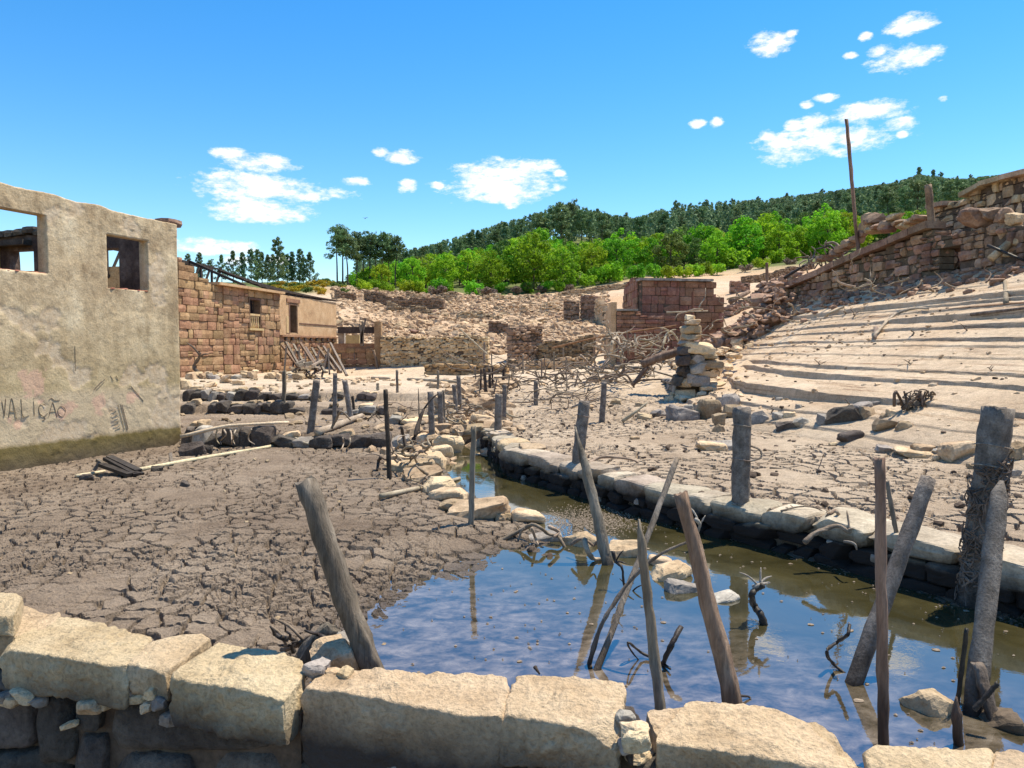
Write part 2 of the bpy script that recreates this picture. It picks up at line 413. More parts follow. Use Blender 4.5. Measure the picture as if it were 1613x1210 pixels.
def plaster_mat():
    m, t, b = new_mat('flaking_lime_render'); k = NT(t); p = k.pos()
    n1 = k.noise(p, 1.1, 8, .68); n2 = k.noise(p, 6, 6, .7); n3 = k.noise(p, 38, 4, .7); n4 = k.noise(k.mapping(p, (2.2, 2.2, .22)), 1.5, 5, .6)
    base = k.ramp(n1, [(.33, (.29, .212, .13)), (.45, (.42, .325, .207)), (.58, (.53, .425, .28)), (.7, (.60, .51, .36))])
    base = k.mix(1.0, base, k.ramp(n2, [(.3, (.70, .68, .66)), (.5, (1, 1, 1)), (.7, (1.16, 1.14, 1.1))]), 'MULTIPLY')
    base = k.mix(1.0, base, k.ramp(n3, [(.28, (.72, .70, .68)), (.5, (1, 1, 1)), (.75, (1.2, 1.2, 1.18))]), 'MULTIPLY')
    base = k.mix(1.0, base, k.ramp(n4, [(.35, (.92, .90, .87)), (.55, (1.12, 1.12, 1.11))]), 'MULTIPLY')
    zz = k.m('ADD', k.z(), k.m('MULTIPLY', k.m('SUBTRACT', k.noise(p, 2.3, 5, .6), .5), .16))
    # bands left by standing water: olive silt, paler wash, green foot
    zf = k.m('DIVIDE', zz, 5.0)
    silt = k.ramp(zf, [(.0, (0, 0, 0)), (.26, (0, 0, 0)), (.285, (1, 1, 1)), (.36, (.55, .55, .55)), (.50, (.25, .25, .25)), (.62, (0, 0, 0))])
    base = k.mix(k.m('MULTIPLY', silt, .45), base, (.41, .335, .165))
    pale = k.ramp(zf, [(.10, (0, 0, 0)), (.125, (1, 1, 1)), (.255, (1, 1, 1)), (.29, (0, 0, 0))])
    base = k.mix(k.m('MULTIPLY', pale, .6), base, (.57, .47, .315))
    pe = k.attr('peel')
    pk = k.mix(k.ramp(n2, [(.4, (0, 0, 0)), (.6, (1, 1, 1))]), (.50, .38, .25), (.58, .48, .35))
    base = k.mix(k.m('MULTIPLY', pe, .75), base, pk)
    pi = k.attr('pink')
    base = k.mix(k.m('MULTIPLY', pi, .7), base, (.60, .385, .28))
    foot = k.ramp(zf, [(.0, (1, 1, 1)), (.098, (1, 1, 1)), (.112, (0, 0, 0))])
    ft = k.mix(k.ramp(zf, [(.03, (0, 0, 0)), (.10, (1, 1, 1))]), (.072, .055, .035), (.15, .115, .03))
    base = k.mix(k.m('MULTIPLY', foot, .9), base, ft)
    k.l(base, b.inputs['Base Color']); b.inputs['Roughness'].default_value = .93; b.inputs['Specular IOR Level'].default_value = .15
    n5 = k.m('ABSOLUTE', k.m('SUBTRACT', k.noise(p, 3.2, 8, .7), .5))
    k.bump(b, k.m('ADD', k.m('ADD', n2, k.m('MULTIPLY', n3, .22)), k.m('MULTIPLY', n5, 1.6)), .5, .035)
    return m
M['plaster'] = plaster_mat()

def ground_mat():
    m, t, b = new_mat('lakebed'); k = NT(t); p = k.pos()
    n1 = k.noise(p, .55, 7, .65); n2 = k.noise(p, 6, 6, .7); n3 = k.noise(p, 45, 4, .75); nb = k.noise(p, .06, 5, .6)
    silt = k.ramp(n1, [(.33, (.165, .120, .083)), (.5, (.24, .183, .131)), (.68, (.315, .25, .186))])         # dark wet-looking silt
    mud = k.ramp(n1, [(.33, (.32, .24, .165)), (.5, (.415, .32, .225)), (.68, (.50, .40, .29))])               # drying grey mud
    dry = k.ramp(n1, [(.3, (.46, .35, .24)), (.5, (.57, .45, .32)), (.7, (.65, .535, .395))])              # bleached silt
    red = k.ramp(n2, [(.3, (.34, .20, .105)), (.5, (.47, .30, .17)), (.7, (.56, .39, .24))])               # stony orange earth
    gr = k.ramp(n2, [(.3, (.05, .085, .018)), (.5, (.10, .13, .03)), (.7, (.20, .17, .07))])
    c = k.mix(k.attr('mud'), silt, mud); c = k.mix(k.attr('dry'), c, dry)
    c = k.mix(k.m('MULTIPLY', k.attr('red'), k.ramp(nb, [(.35, (.2, .2, .2)), (.6, (1, 1, 1))])), c, red); c = k.mix(k.attr('grass'), c, gr)
    c = k.mix(1.0, c, k.ramp(n2, [(.3, (.74, .73, .72)), (.5, (1, 1, 1)), (.72, (1.15, 1.15, 1.14))]), 'MULTIPLY')
    c = k.mix(1.0, c, k.ramp(n3, [(.3, (.62, .61, .6)), (.5, (1, 1, 1)), (.72, (1.25, 1.24, 1.22))]), 'MULTIPLY')
    lay = k.noise(k.mapping(p, (.14, .14, 7)), 1.0, 7, .75)
    c = k.mix(k.attr('bench'), c, k.mix(1.0, c, k.ramp(lay, [(.36, (.40, .29, .22)), (.40, (.95, .90, .86)), (.50, (1.08, 1.06, 1.03)), (.585, (.98, .93, .88)), (.605, (.42, .31, .235)), (.635, (1.1, 1.08, 1.04)), (.69, (.62, .48, .37))]), 'MULTIPLY'))
    wet = k.attr('wet')
    c = k.mix(k.m('MULTIPLY', wet, .6), c, (.05, .038, .028))
    k.l(c, b.inputs['Base Color'])
    k.l(k.m('SUBTRACT', .95, k.m('MULTIPLY', wet, .55)), b.inputs['Roughness'])
    b.inputs['Specular IOR Level'].default_value = .3
    nr = k.m('ABSOLUTE', k.m('SUBTRACT', k.noise(p, 16, 6, .7), .5))
    k.bump(b, k.m('ADD', k.m('ADD', n2, k.m('MULTIPLY', n3, .5)), k.m('MULTIPLY', nr, 1.6)), .9, .045)
    return m
M['ground'] = ground_mat()

def water_mat():
    m, t, b = new_mat('still_murky_water'); k = NT(t); p = k.pos()
    n = k.noise(p, 1.6, 5, .6, .6); n2 = k.noise(p, 9, 4, .6)
    silt = k.noise(k.mapping(p, (1, 1.5, 1)), 4.5, 7, .7, .35)
    deep = k.ramp(n, [(.35, (.028, .025, .010)), (.65, (.06, .052, .022))])
    shal = k.ramp(silt, [(.38, (.028, .021, .012)), (.48, (.085, .065, .045)), (.56, (.14, .11, .08)), (.66, (.21, .17, .13))])
    s = k.n('ShaderNodeSeparateXYZ'); k.l(p, s.inputs[0])
    # shallow silt fan lies on the near, house side of the pool
    f = k.m('ADD', k.m('MULTIPLY', s.outputs[0], -.36), k.m('MULTIPLY', s.outputs[1], -.42))
    f = k.m('ADD', f, k.m('MULTIPLY', n, .9)); f = k.m('MULTIPLY', k.m('ADD', f, 2.65), 1.3, clamp=True)
    k.l(k.mix(f, deep, shal), b.inputs['Base Color'])
    b.inputs['Roughness'].default_value = .015; b.inputs['IOR'].default_value = 2.9; b.inputs['Specular IOR Level'].default_value = .5
    k.bump(b, k.m('ADD', k.m('MULTIPLY', n2, .5), n), .10, .012)
    return m
M['water'] = water_mat()

def leaf_mat(name, c1, c2, c3, trans=.35, var=.35, hue=.05):
    m, t, b = new_mat(name); k = NT(t)
    n = k.noise(k.objc(), .9, 3, .6); n2 = k.noise(k.objc(), 7, 2, .5)
    c = k.ramp(k.m('ADD', k.m('MULTIPLY', n, .6), k.m('MULTIPLY', n2, .4)), [(.36, c1), (.5, c2), (.64, c3)])
    h = k.n('ShaderNodeHueSaturation'); r = k.rnd()
    k.l(k.m('ADD', .5 - hue / 2, k.m('MULTIPLY', r, hue)), h.inputs['Hue'])
    k.l(k.m('ADD', 1 - var * .55, k.m('MULTIPLY', k.m('FRACT', k.m('MULTIPLY', r, 5.77)), var)), h.inputs['Value'])
    k.l(c, h.inputs['Color'])
    k.l(h.outputs[0], b.inputs['Base Color']); b.inputs['Roughness'].default_value = .7; b.inputs['Specular IOR Level'].default_value = .2
    tr = k.n('ShaderNodeBsdfTranslucent'); k.l(h.outputs[0], tr.inputs[0])
    mx = k.n('ShaderNodeMixShader'); mx.inputs[0].default_value = trans
    o = [q for q in t.nodes if q.type == 'OUTPUT_MATERIAL'][0]
    k.l(b.outputs[0], mx.inputs[1]); k.l(tr.outputs[0], mx.inputs[2]); k.l(mx.outputs[0], o.inputs[0])
    return m
M['leaf'] = leaf_mat('spring_leaf', (.09, .21, .012), (.21, .41, .018), (.36, .57, .03), .42, .5, .08)
M['leaf_mid'] = leaf_mat('dull_leaf', (.075, .135, .03), (.125, .20, .045), (.18, .26, .06), .3, .35, .05)
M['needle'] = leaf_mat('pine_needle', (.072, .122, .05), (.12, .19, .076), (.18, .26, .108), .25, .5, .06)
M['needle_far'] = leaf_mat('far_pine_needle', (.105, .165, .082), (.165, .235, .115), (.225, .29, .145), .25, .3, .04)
M['gorse'] = leaf_mat('gorse_bloom', (.14, .17, .02), (.42, .30, .02), (.55, .36, .02), .2, .3, .04)
M['dry_brush'] = leaf_mat('dry_brush', (.16, .12, .09), (.24, .18, .14), (.30, .24, .18), .2, .3, .03)
# ------------------------------------------------------------------ terrain
NL0, NL1 = G(0, 1022, .4), G(1345, 1218, .4)
def near_line(x): return NL0.y + (x - NL0.x) * (NL1.y - NL0.y) / (NL1.x - NL0.x) + .28
def polyx(pts, y):
    """x of a polyline given as (x, y) rows, as a function of y"""
    p = np.array(sorted(pts, key=lambda q: q[1])); return np.interp(y, p[:, 1], p[:, 0])
WATER_PX = [(480, 1100), (520, 1060), (560, 1010), (600, 975), (660, 932), (740, 895), (800, 872), (850, 874), (878, 850), (850, 822), (800, 806),
            (745, 778), (715, 752), (696, 728), (722, 700), (758, 702), (788, 735), (800, 750), (900, 778), (1000, 812), (1150, 852), (1290, 884), (1400, 918),
            (1510, 948), (1613, 978), (1800, 1040), (2000, 1300), (700, 1500)]
WATER = np.array([G(u, v, 0).xy for u, v in WATER_PX])
BANK_R = [(u, v) for u, v in WATER_PX[15:26]]                      # foot of the masonry bank
BANK_RX = np.array([G(u, v, 0).xy for u, v in BANK_R] + [(5.6, 3.2), (6.0, 1.0)])
def poly_sd(poly, x, y):
    """signed distance, negative inside"""
    d = np.full(x.shape, 1e9); inside = np.zeros(x.shape, bool); n = len(poly)
    for i in range(n):
        ax, ay = poly[i]; bx, by = poly[(i + 1) % n]; ex, ey = bx - ax, by - ay
        t = np.clip(((x - ax) * ex + (y - ay) * ey) / (ex * ex + ey * ey), 0, 1)
        d = np.minimum(d, np.hypot(x - ax - t * ex, y - ay - t * ey))
        c = (ay > y) != (by > y)
        if abs(ey) > 1e-9: inside ^= c & (x < ax + (y - ay) * ex / ey)
    return np.where(inside, -d, d)
TOE = [(12, -5), (10, 0), (8.5, 6), (6.9, 10.2), (5.0, 15.5), (4.3, 19.5), (5.0, 22), (6.3, 27), (7.6, 32), (10.5, 40), (13, 46)]
TOP = [(18, -5), (17, 0), (16, 8), (14.9, 16), (14.4, 21), (13.5, 28), (12.7, 34.5), (12.6, 40), (14, 46)]
CTRL = [(-200, 590, 33), (0, 590, 33), (300, 600, 29), (300, 592, 33), (400, 587, 38), (530, 578, 46), (560, 600, 29), (700, 601, 28), (620, 576, 45), (760, 577, 44), (850, 601, 28),
        (850, 578, 43), (930, 573, 46), (980, 572, 40), (1080, 562, 40), (700, 556, 49), (850, 556, 50), (600, 552, 50), (700, 520, 62), (850, 520, 64), (700, 490, 82), (850, 484, 88), (600, 484, 82),
        (930, 500, 75), (540, 470, 78), (480, 470, 78), (400, 500, 60), (300, 510, 60), (0, 510, 60), (700, 463, 112), (850, 462, 116), (950, 455, 110), (560, 456, 105), (450, 452, 112), (300, 452, 120), (0, 452, 120),
        (1000, 442, 112), (1000, 520, 60), (1100, 525, 55), (1160, 466, 75), (1160, 510, 55), (1200, 442, 95), (1250, 420, 112), (1340, 402, 125), (1260, 478, 50), (1340, 455, 45), (1340, 430, 75), (1480, 420, 40), (1480, 400, 70), (1480, 385, 130), (1613, 370, 130),
        (1613, 390, 40), (1613, 385, 70), (1900, 370, 40), (1900, 360, 130),
        (620, 452, 170), (620, 444, 260), (680, 430, 255), (760, 409, 230), (830, 393, 222), (890, 376, 205), (890, 374, 260), (760, 432, 180), (1000, 404, 190), (1000, 385, 300), (1060, 357, 350), (1200, 350, 350), (1340, 333, 350), (1340, 378, 190),
        (1440, 311, 330), (1440, 360, 180), (1613, 309, 330), (1613, 350, 180), (1900, 310, 330), (500, 446, 200), (300, 446, 220), (0, 446, 250), (-300, 446, 250),
        (620, 440, 480), (1000, 410, 480), (1340, 380, 480), (1613, 360, 480), (1900, 350, 480), (200, 460, 480)]
def _feat(a, d): return np.stack([a * 2.0, np.log(d)], -1)
_cp = np.array([[(u - CX) / FPX, d, EYE + raydir(u, v)[2] * d] for u, v, d in CTRL])
_cf = _feat(_cp[:, 0], _cp[:, 1]); _cv = _cp[:, 2] / (_cp[:, 1] + 20)
def _tk(r2): return np.where(r2 > 0, 0.5 * r2 * np.log(np.maximum(r2, 1e-12)), 0)
_n = len(_cp)
_K = np.zeros((_n + 3, _n + 3)); _K[:_n, :_n] = _tk(((_cf[:, None] - _cf[None]) ** 2).sum(-1)) + np.eye(_n) * 0.002
_K[:_n, _n] = 1; _K[:_n, _n + 1:] = _cf; _K[_n, :_n] = 1; _K[_n + 1:, :_n] = _cf.T
_w = np.linalg.solve(_K, np.concatenate([_cv, np.zeros(3)]))
def far_z(x, y):
    yy = np.clip(y, 22, 480); a = np.clip(x / np.maximum(y, 1), -1.0, 1.0); f = _feat(a, yy); s = _w[_n] + f @ _w[_n + 1:]
    for i in range(_n): s = s + _w[i] * _tk(((f - _cf[i]) ** 2).sum(-1))
    z = s * (yy + 20)
    return np.where(y > 480, z * np.clip(1.6 - y / 800, .2, 1), z)
_sr = random.Random(5)
_lev, _out = [0.0], [0.0]
_z = .55
while _z < 4.4:
    _rh = _sr.choice((.05, .07, .09, .12, .16, .07, .24)); _g = _sr.uniform(.07, .24) + _rh * .75
    _lev += [_z, _z + .012]; _o0 = _z - (_rh - .012) * .5; _out += [_o0, _o0 + _rh]; _z += _g
_lev.append(6.0); _out.append(6.0)
def strata(z, y, am=1.0):
    """old shorelines: long level treads cut by thin steep risers"""
    q = z + .12 * fbm2(0 * y + .5, y * .13, 3, 3) + .012 * fbm2(0 * y + 2.5, y * 1.1, 8, 2)
    return z + (np.interp(q, _lev, _out) - q) * am
def toe_x(y): return polyx(TOE, y) + .6 * fbm2(0 * y + .3, y * .25, 9, 3)
def slope_z(t, y):
    tt = np.clip(t, 0, 1); hz = .42 + 4.05 * (tt * .86 + .14 * tt * tt)
    am = np.clip(.8 + .9 * fbm2(t * 6, y * .16, 12, 2), .2, 1.1) * sstep(.015, .05, t) * (1 - sstep(.97, 1.0, t))
    return strata(hz, y, am) + np.maximum(t - 1, 0) * .9
def terrain(x, y, full=False):
    x = np.asarray(x, float); y = np.asarray(y, float)
    wob = .25 * fbm2(x * .5, y * .5, 5, 3)
    yw = y + wob
    sd = poly_sd(WATER, x, y)
    # house-side mud flat and its low terraces
    xl = .05 * np.clip(-x - 1, 0, 7) * .15
    zl = .11 + xl + .22 * sstep(15.0, 15.25, yw) + .22 * sstep(19.55, 19.8, yw) + .22 * sstep(21.5, 21.8, yw) + .12 * sstep(21, 27, y)
    zl = np.where(y < 15.0, np.minimum(zl, .10 * sd + .004), zl)
    # far side of the bank
    zr = .40 + .16 * sstep(16, 22, y) + .25 * sstep(21, 27, y)
    bx = polyx([tuple(q) for q in BANK_RX] + [(-1.0, 17.0), (-1.2, 18), (-1.0, 22), (-.5, 28), (-.5, 600)], y)
    side = sstep(-.02, .06, x - bx - .16)
    z = zl * (1 - side) + zr * side
    cut = np.where((x < bx + .16) & (sd < 0), np.clip(sd * .35, -.35, 0), 0)
    pool = np.clip(sd * .10 + .004, -.3, 0)
    z = np.where((sd < .04) & (side < .5), np.where(y < 7.6, np.maximum(cut, pool), cut - .05), z)
    # dry upper ditch between the post rows
    dit = np.exp(-((x + 1.15 - .02 * (y - 18)) / .35) ** 2) * sstep(15.5, 17, y) * (1 - sstep(24, 27, y)); z = z - .35 * dit
    # near side of the front wall
    z = z + (-.6 - z) * sstep(.05, -.05, y - near_line(x))
    fz = far_z(x, y); k = sstep(21, 28, y); z = z * (1 - k) + fz * k
    # bare slope with shorelines
    xt = toe_x(y); xp = polyx(TOP, y)
    t = (x - xt) / (xp - xt)
    hz = slope_z(t, y)
    fade = 1 - sstep(36, 45, y)
    hill = (t > 0) & (fade > 0)
    z = np.where(hill, np.maximum(z, z * (1 - fade) + hz * fade), z)
    if not full: return z
    return z, dict(sd=sd, side=side, t=np.where(hill, t, -1), fade=fade, k=k)
def terr1(x, y): return float(terrain(np.array([x]), np.array([y]))[0])
def T(u, v, dmin=3.6, dmax=420):
    """where the line of sight through a photo point first meets the ground"""
    r = raydir(u, v); d = np.exp(np.linspace(math.log(dmin), math.log(dmax), 900))
    h = EYE + r[2] * d - terrain(r[0] * d, d); i = np.argmax(h < 0)
    if h[i] >= 0: i = len(d) - 1
    j = max(i - 1, 0); a = h[j] / (h[j] - h[i] + 1e-9) if h[j] > 0 else 0
    dd = d[j] + (d[i] - d[j]) * a
    return Vector((r[0] * dd, dd, terr1(r[0] * dd, dd)))

def make_slope():
    """the bare valley side, gridded along its shorelines"""
    ys = np.exp(np.linspace(math.log(3.2), math.log(36.0), 420)); ts = np.concatenate([[-.03], np.linspace(0, 1.015, 520)])
    Y, Tt = np.meshgrid(ys, ts, indexing='ij'); y = Y.ravel(); t = Tt.ravel(); xt = toe_x(y); x = xt + t * (polyx(TOP, y) - xt)
    z = slope_z(t, y) + .010 - .2 * (t < 0)
    nz = fbm2(x * .4, y * .4, 81, 4)
    z = z + sstep(.0, .05, t) * (.014 * fbm2(x * 2.5, y * 2.5, 65, 3) + .010 * fbm2(x * 9, y * 6, 67, 2) + .05 * fbm2(x * .5, y * .3, 69, 2))
    i = np.arange(len(y)).reshape(Y.shape); f = np.stack([i[:-1, :-1].ravel(), i[:-1, 1:].ravel(), i[1:, 1:].ravel(), i[1:, :-1].ravel()], 1)
    me = mesh_np('slope', np.stack([x, y, z], 1), f, False)
    for nm, val in (('mud', np.ones_like(x)), ('dry', .35 + .6 * sstep(.0, .12, t + .08 * nz)), ('red', .3 * sstep(.05, .4, nz)), ('grass', 0 * x), ('wet', 0 * x), ('bench', sstep(.05, .15, t))):
        a = me.attributes.new(nm, 'FLOAT', 'POINT'); a.data.foreach_set('value', np.clip(val, 0, 1).astype(np.float32))
    structure(link('slope', me, None, M['ground']), 'bare tan valley side cut by long level shoreline ledges', 'slope')
def make_ground():
    us = np.concatenate([np.array([-5200, -3600, -2500, -1700, -1100, -700, -450]), np.linspace(-280, 1890, 900), np.array([2100, 2400, 2900, 3600, 4600, 6200])])
    vs = np.concatenate([np.linspace(1900, 1095, 60), np.linspace(1094, 824, 300)])
    ds = np.concatenate([2457 / (vs - 550), np.exp(np.linspace(math.log(8.97), math.log(46), 330)), np.exp(np.linspace(math.log(46.5), math.log(130), 110)),
                         np.exp(np.linspace(math.log(132), math.log(480), 50)), [600, 800, 1200, 2000, 4000]])
    ds = np.unique(np.round(ds, 4))
    A, D = np.meshgrid((us - CX) / FPX, ds); x = (A * D).ravel(); y = D.ravel()
    z, q = terrain(x, y, True)
    sd, side, t, fade, kk = q['sd'], q['side'], q['t'], q['fade'], q['k']
    on = t > 0
    slope = sstep(0.03, .12, t) * fade * (1 - sstep(1.0, 1.15, t))
    under = sstep(.02, .08, t) * (1 - sstep(.97, 1.0, t)) * (y < 36)
    z = z - under * (.45 - .37 * sstep(33, 36, y))
    near = y < 40
    # cracked silt (house side) and cracked mud (bank side)
    wx = x + .12 * fbm2(x * 3.5, y * 3.5, 21, 2); wy = y + .12 * fbm2(x * 3.5 + 9, y * 3.5, 22, 2)
    f1, f2, cid = voro(wx * 4.4, wy * 4.1, 31, .95)
    e = f2 - f1
    fs = 1 - sstep(6.5, 9.5, y)
    crackL = -.058 * (1 - sstep(.05, .135, e)) * sstep(.10, .4, vn2(x * 1.7, y * 1.7, 33) + .5) + .010 * (cid - .5) * sstep(.05, .2, e) + .02 * np.clip(.3 - e, 0, .3) * (e > .12)
    g1, g2, gid = voro(wx * 13 + 3, wy * 12, 37, .95)
    crackL = crackL - (.005 + .014 * fs) * (1 - sstep(.05, .18, g2 - g1)) * sstep(.3, .55, vn2(x * 2.1 + 7, y * 2.1, 35) + .5) + .007 * fs * (gid - .5)
    rough = .026 * fs * (np.abs(fbm2(x * 11, y * 11, 41, 3)) - .25) + .018 * np.abs(fbm2(x * 4.5, y * 4.5, 42, 2)) + .03 * fbm2(x * 2.3, y * 2.3, 43, 3)
    a1, a2, aid = voro(wx * 3.5, wy * 3.2, 51, .95)
    ea = a2 - a1
    keep = sstep(.28, .42, vn2(x * 1.1, y * 1.1, 55) + .5)
    crackR = -.12 * (1 - sstep(.05, .125, ea)) * keep + .012 * (aid - .5) + .012 * fbm2(x * 3, y * 3, 57, 4)
    b1, b2, bid = voro(wx * 6.5 + 5, wy * 6.5, 59, .95)
    crackR = crackR - .045 * (1 - sstep(.03, .16, b2 - b1)) * sstep(.45, .6, vn2(x * .8 + 4, y * .8, 61) + .5)
    flat = (1 - slope) * (1 - kk)
    flatL = flat * (1 - side) * np.where(sd < 0, .75 * (y < 7.6), 1.0) * (1 - .5 * sstep(15, 20, y))
    z = z + flatL * (crackL + rough) + flat * side * crackR * (sd > .2)
    z = z + .018 * slope * fbm2(x * 2.5, y * 2.5, 65, 3)
    far = kk
    z = z + far * (.10 * fbm2(x * .8, y * .8, 71, 4) * sstep(24, 40, y) + .35 * fbm2(x * .12, y * .12, 73, 3) * sstep(46, 70, y))
    v = np.stack([x, y, z], 1)
    nr, nc = D.shape; i = np.arange(nr * nc).reshape(nr, nc)
    f = np.stack([i[:-1, :-1].ravel(), i[:-1, 1:].ravel(), i[1:, 1:].ravel(), i[1:, :-1].ravel()], 1)
    me = mesh_np('ground', v, f, True); me.polygons.foreach_set('use_smooth', y[f[:, 0]] > 40)
    def att(name, val):
        a = me.attributes.new(name, 'FLOAT', 'POINT'); a.data.foreach_set('value', np.clip(val, 0, 1).astype(np.float32))
    nzz = fbm2(x * .4, y * .4, 81, 4)
    dry_far = sstep(21.5, 25, y + 3 * nzz)
    att('mud', np.maximum(side, sstep(14.5, 22, y) * .55))
    att('dry', np.maximum(np.maximum(slope * .95, dry_far * .9), np.where(t > 0, sstep(-.0, .1, t) * fade, 0)) + side * .18 * sstep(.0, .4, nzz) * sstep(9, 15, y))
    att('red', sstep(50, 62, y) * .9 + slope * .25 * sstep(.05, .4, nzz))
    forest = sstep(112, 122, y + 12 * fbm2(x * .05, y * .05, 83, 2)) + sstep(80, 96, y) * sstep(-.22, -.30, x / np.maximum(y, 1))
    att('grass', forest); att('bench', slope)
    att('wet', (1 - side) * (1 - kk) * (1 - sstep(-.05, .55, sd + .3 * nzz)) * (y < 16))
    o = link('ground', me, None, M['ground']); make_slope()
    structure(o, 'cracked lakebed mud, bare shoreline slope and stony valley floor', 'ground')
    return o
make_ground()
pth = MB()
for i in range(6):
    for j in range(5):
        x0, x1 = -60 + i * 20, -40 + i * 20; y0, y1 = -60 + j * 12.19, -60 + (j + 1) * 12.19
        pth.add([(x0, y0, -.62), (x1, y0, -.62), (x1, y1, -.62), (x0, y1, -.62)], [(0, 1, 2, 3)])
po = pth.build('path', M['ground']); structure(po, 'bare earth path behind the front wall', 'path')
wm = MB(); wm.add([(-5, near_line(-5) + .08, 0), (7.5, near_line(7.5) + .08, 0), (7.5, 19, 0), (-5, 19, 0)], [(0, 1, 2, 3)])
wo = wm.build('water', M['water']); structure(wo, 'still murky water lying in the walled channel and mud pool', 'water')
# ------------------------------------------------------------------ masonry helpers
BLOCKS = [unit_rock(100 + i, 2, 9, .045, 1.2) for i in range(8)]
ROUGH = [unit_rock(140 + i, 2, 5, .10, 1.3) for i in range(8)]
ANG = [unit_rock(180 + i, 2, 5, .16, 1.2, .45) for i in range(10)]
FINE = [unit_rock(220 + i, 8, 6, .12, 1.4, .30) for i in range(8)]
_mcache = {}
def with_mat(me, mat):
    key = (me.name, mat.name)
    if key not in _mcache:
        q = me.copy(); q.materials.clear(); q.materials.append(mat); _mcache[key] = q
    return _mcache[key]
def place(name, me, mat, parent, c, size, rz=0.0, rx=0.0, ry=0.0):
    M_ = Matrix.Translation(Vector(c)) @ Matrix.Rotation(rz, 4, 'Z') @ Matrix.Rotation(ry, 4, 'Y') @ Matrix.Rotation(rx, 4, 'X') @ Matrix.Diagonal((*size, 1))
    return link(name, with_mat(me, mat), parent, None, M_)
def add_inst(v_list, f_list, me, Mx, off):
    n = len(me.vertices); co = np.empty(n * 3); me.vertices.foreach_get('co', co); co = co.reshape(-1, 3)
    A = np.array(Mx); v_list.append(co @ A[:3, :3].T + A[:3, 3])
    fi = np.empty(len(me.loops), dtype=np.int32); me.loops.foreach_get('vertex_index', fi); f_list.append(fi.reshape(-1, 4) + off)
    return off + n
def masonry(parent, A, B, z0, ztop, thick, ch, bw, mat, seed, holes=(), variants=BLOCKS, gap=.02, joined=None, piece='block', zlow=None, rough=.04, core=True, coremat=None):
    """courses of single blocks from A to B (xy); ztop / z0 may be functions of s"""
    rng = random.Random(seed); A = Vector((A[0], A[1])); B = Vector((B[0], B[1])); L = (B - A).length; e = (B - A) / L
    ang = math.atan2(e.y, e.x); n = Vector((e.y, -e.x))
    zt = ztop if callable(ztop) else (lambda s: ztop); zb = z0 if callable(z0) else (lambda s: z0)
    smp = [L * i / 20 for i in range(21)]
    zmin = min(zb(s) for s in smp) - .1; zmax = max(zt(s) for s in smp)
    br = sorted(set([zmin, zmax] + [h for q in holes for h in (q[2], q[3]) if zmin < h < zmax]))
    rows = []
    for a, b in zip(br[:-1], br[1:]):
        k = max(1, round((b - a) / ch)); ws = [rng.uniform(.75, 1.25) for _ in range(k)]; tot = sum(ws); z = a
        for q in ws: rows.append((z, z + (b - a) * q / tot)); z += (b - a) * q / tot
    mb = MB(); vl, fl, off = [], [], 0
    for (za, zb_) in rows:
        segs = [(0.0, L)]
        for (s0, s1, h0, h1) in holes:
            if zb_ > h0 + .01 and za < h1 - .01:
                new = []
                for (p, q) in segs:
                    if s1 <= p or s0 >= q: new.append((p, q)); continue
                    if s0 > p: new.append((p, s0))
                    if s1 < q: new.append((s1, q))
                segs = new
        for (p, q) in segs:
            s = p
            while s < q - 1e-4:
                w_ = bw * rng.uniform(.5, 1.55) * ((zb_ - za) / ch) ** .4
                if q - s - w_ < bw * .4: w_ = q - s
                sm = s + w_ / 2; top = min(zb_, zt(sm) + rng.uniform(-.03, .05)); bot = za
                if top - bot > .28 * (zb_ - za) and top > zb(sm):
                    sub = [(bot, top)]
                    if w_ < bw * .8 and rng.random() < .35 and top - bot > ch * .7: 
                        mz = bot + (top - bot) * rng.uniform(.4, .6); sub = [(bot, mz), (mz, top)]
                    for (b0, t0) in sub:
                        c = A + e * sm + n * rng.uniform(-rough, rough); c3 = Vector((c.x, c.y, (b0 + t0) / 2 + (rng.uniform(-.06, .06) if joined else 0)))
                        sz = (w_ - gap * rng.uniform(.6, 1.5), thick * rng.uniform(.96, 1.05), t0 - b0 - gap * rng.uniform(.6, 1.5))
                        me = rng.choice(variants)
                        Mx = Matrix.Translation(c3) @ Matrix.Rotation(ang + rng.uniform(-.01, .01), 4, 'Z') @ Matrix.Rotation(rng.uniform(-.012, .012) * (7 if joined else 1), 4, 'Y') @ Matrix.Diagonal((*sz, 1))
                        if joined is not None: off = add_inst(vl, fl, me, Mx, off)
                        else: link(piece, with_mat(me, mat), parent, None, Mx)
                    cc = A + e * sm
                    if core: mb.box((cc.x, cc.y, (bot + top) / 2 - .01), (w_ + .004, max(thick - .09, .05), top - bot - .025), Matrix.Rotation(ang, 3, 'Z'))
                s += w_
    if joined is not None and vl:
        o = link(joined, mesh_np(joined, np.concatenate(vl), np.concatenate(fl), False), parent, mat); o['kind'] = 'stuff'
    if core and mb.v: mb.build('packing', coremat or M['core'], parent)
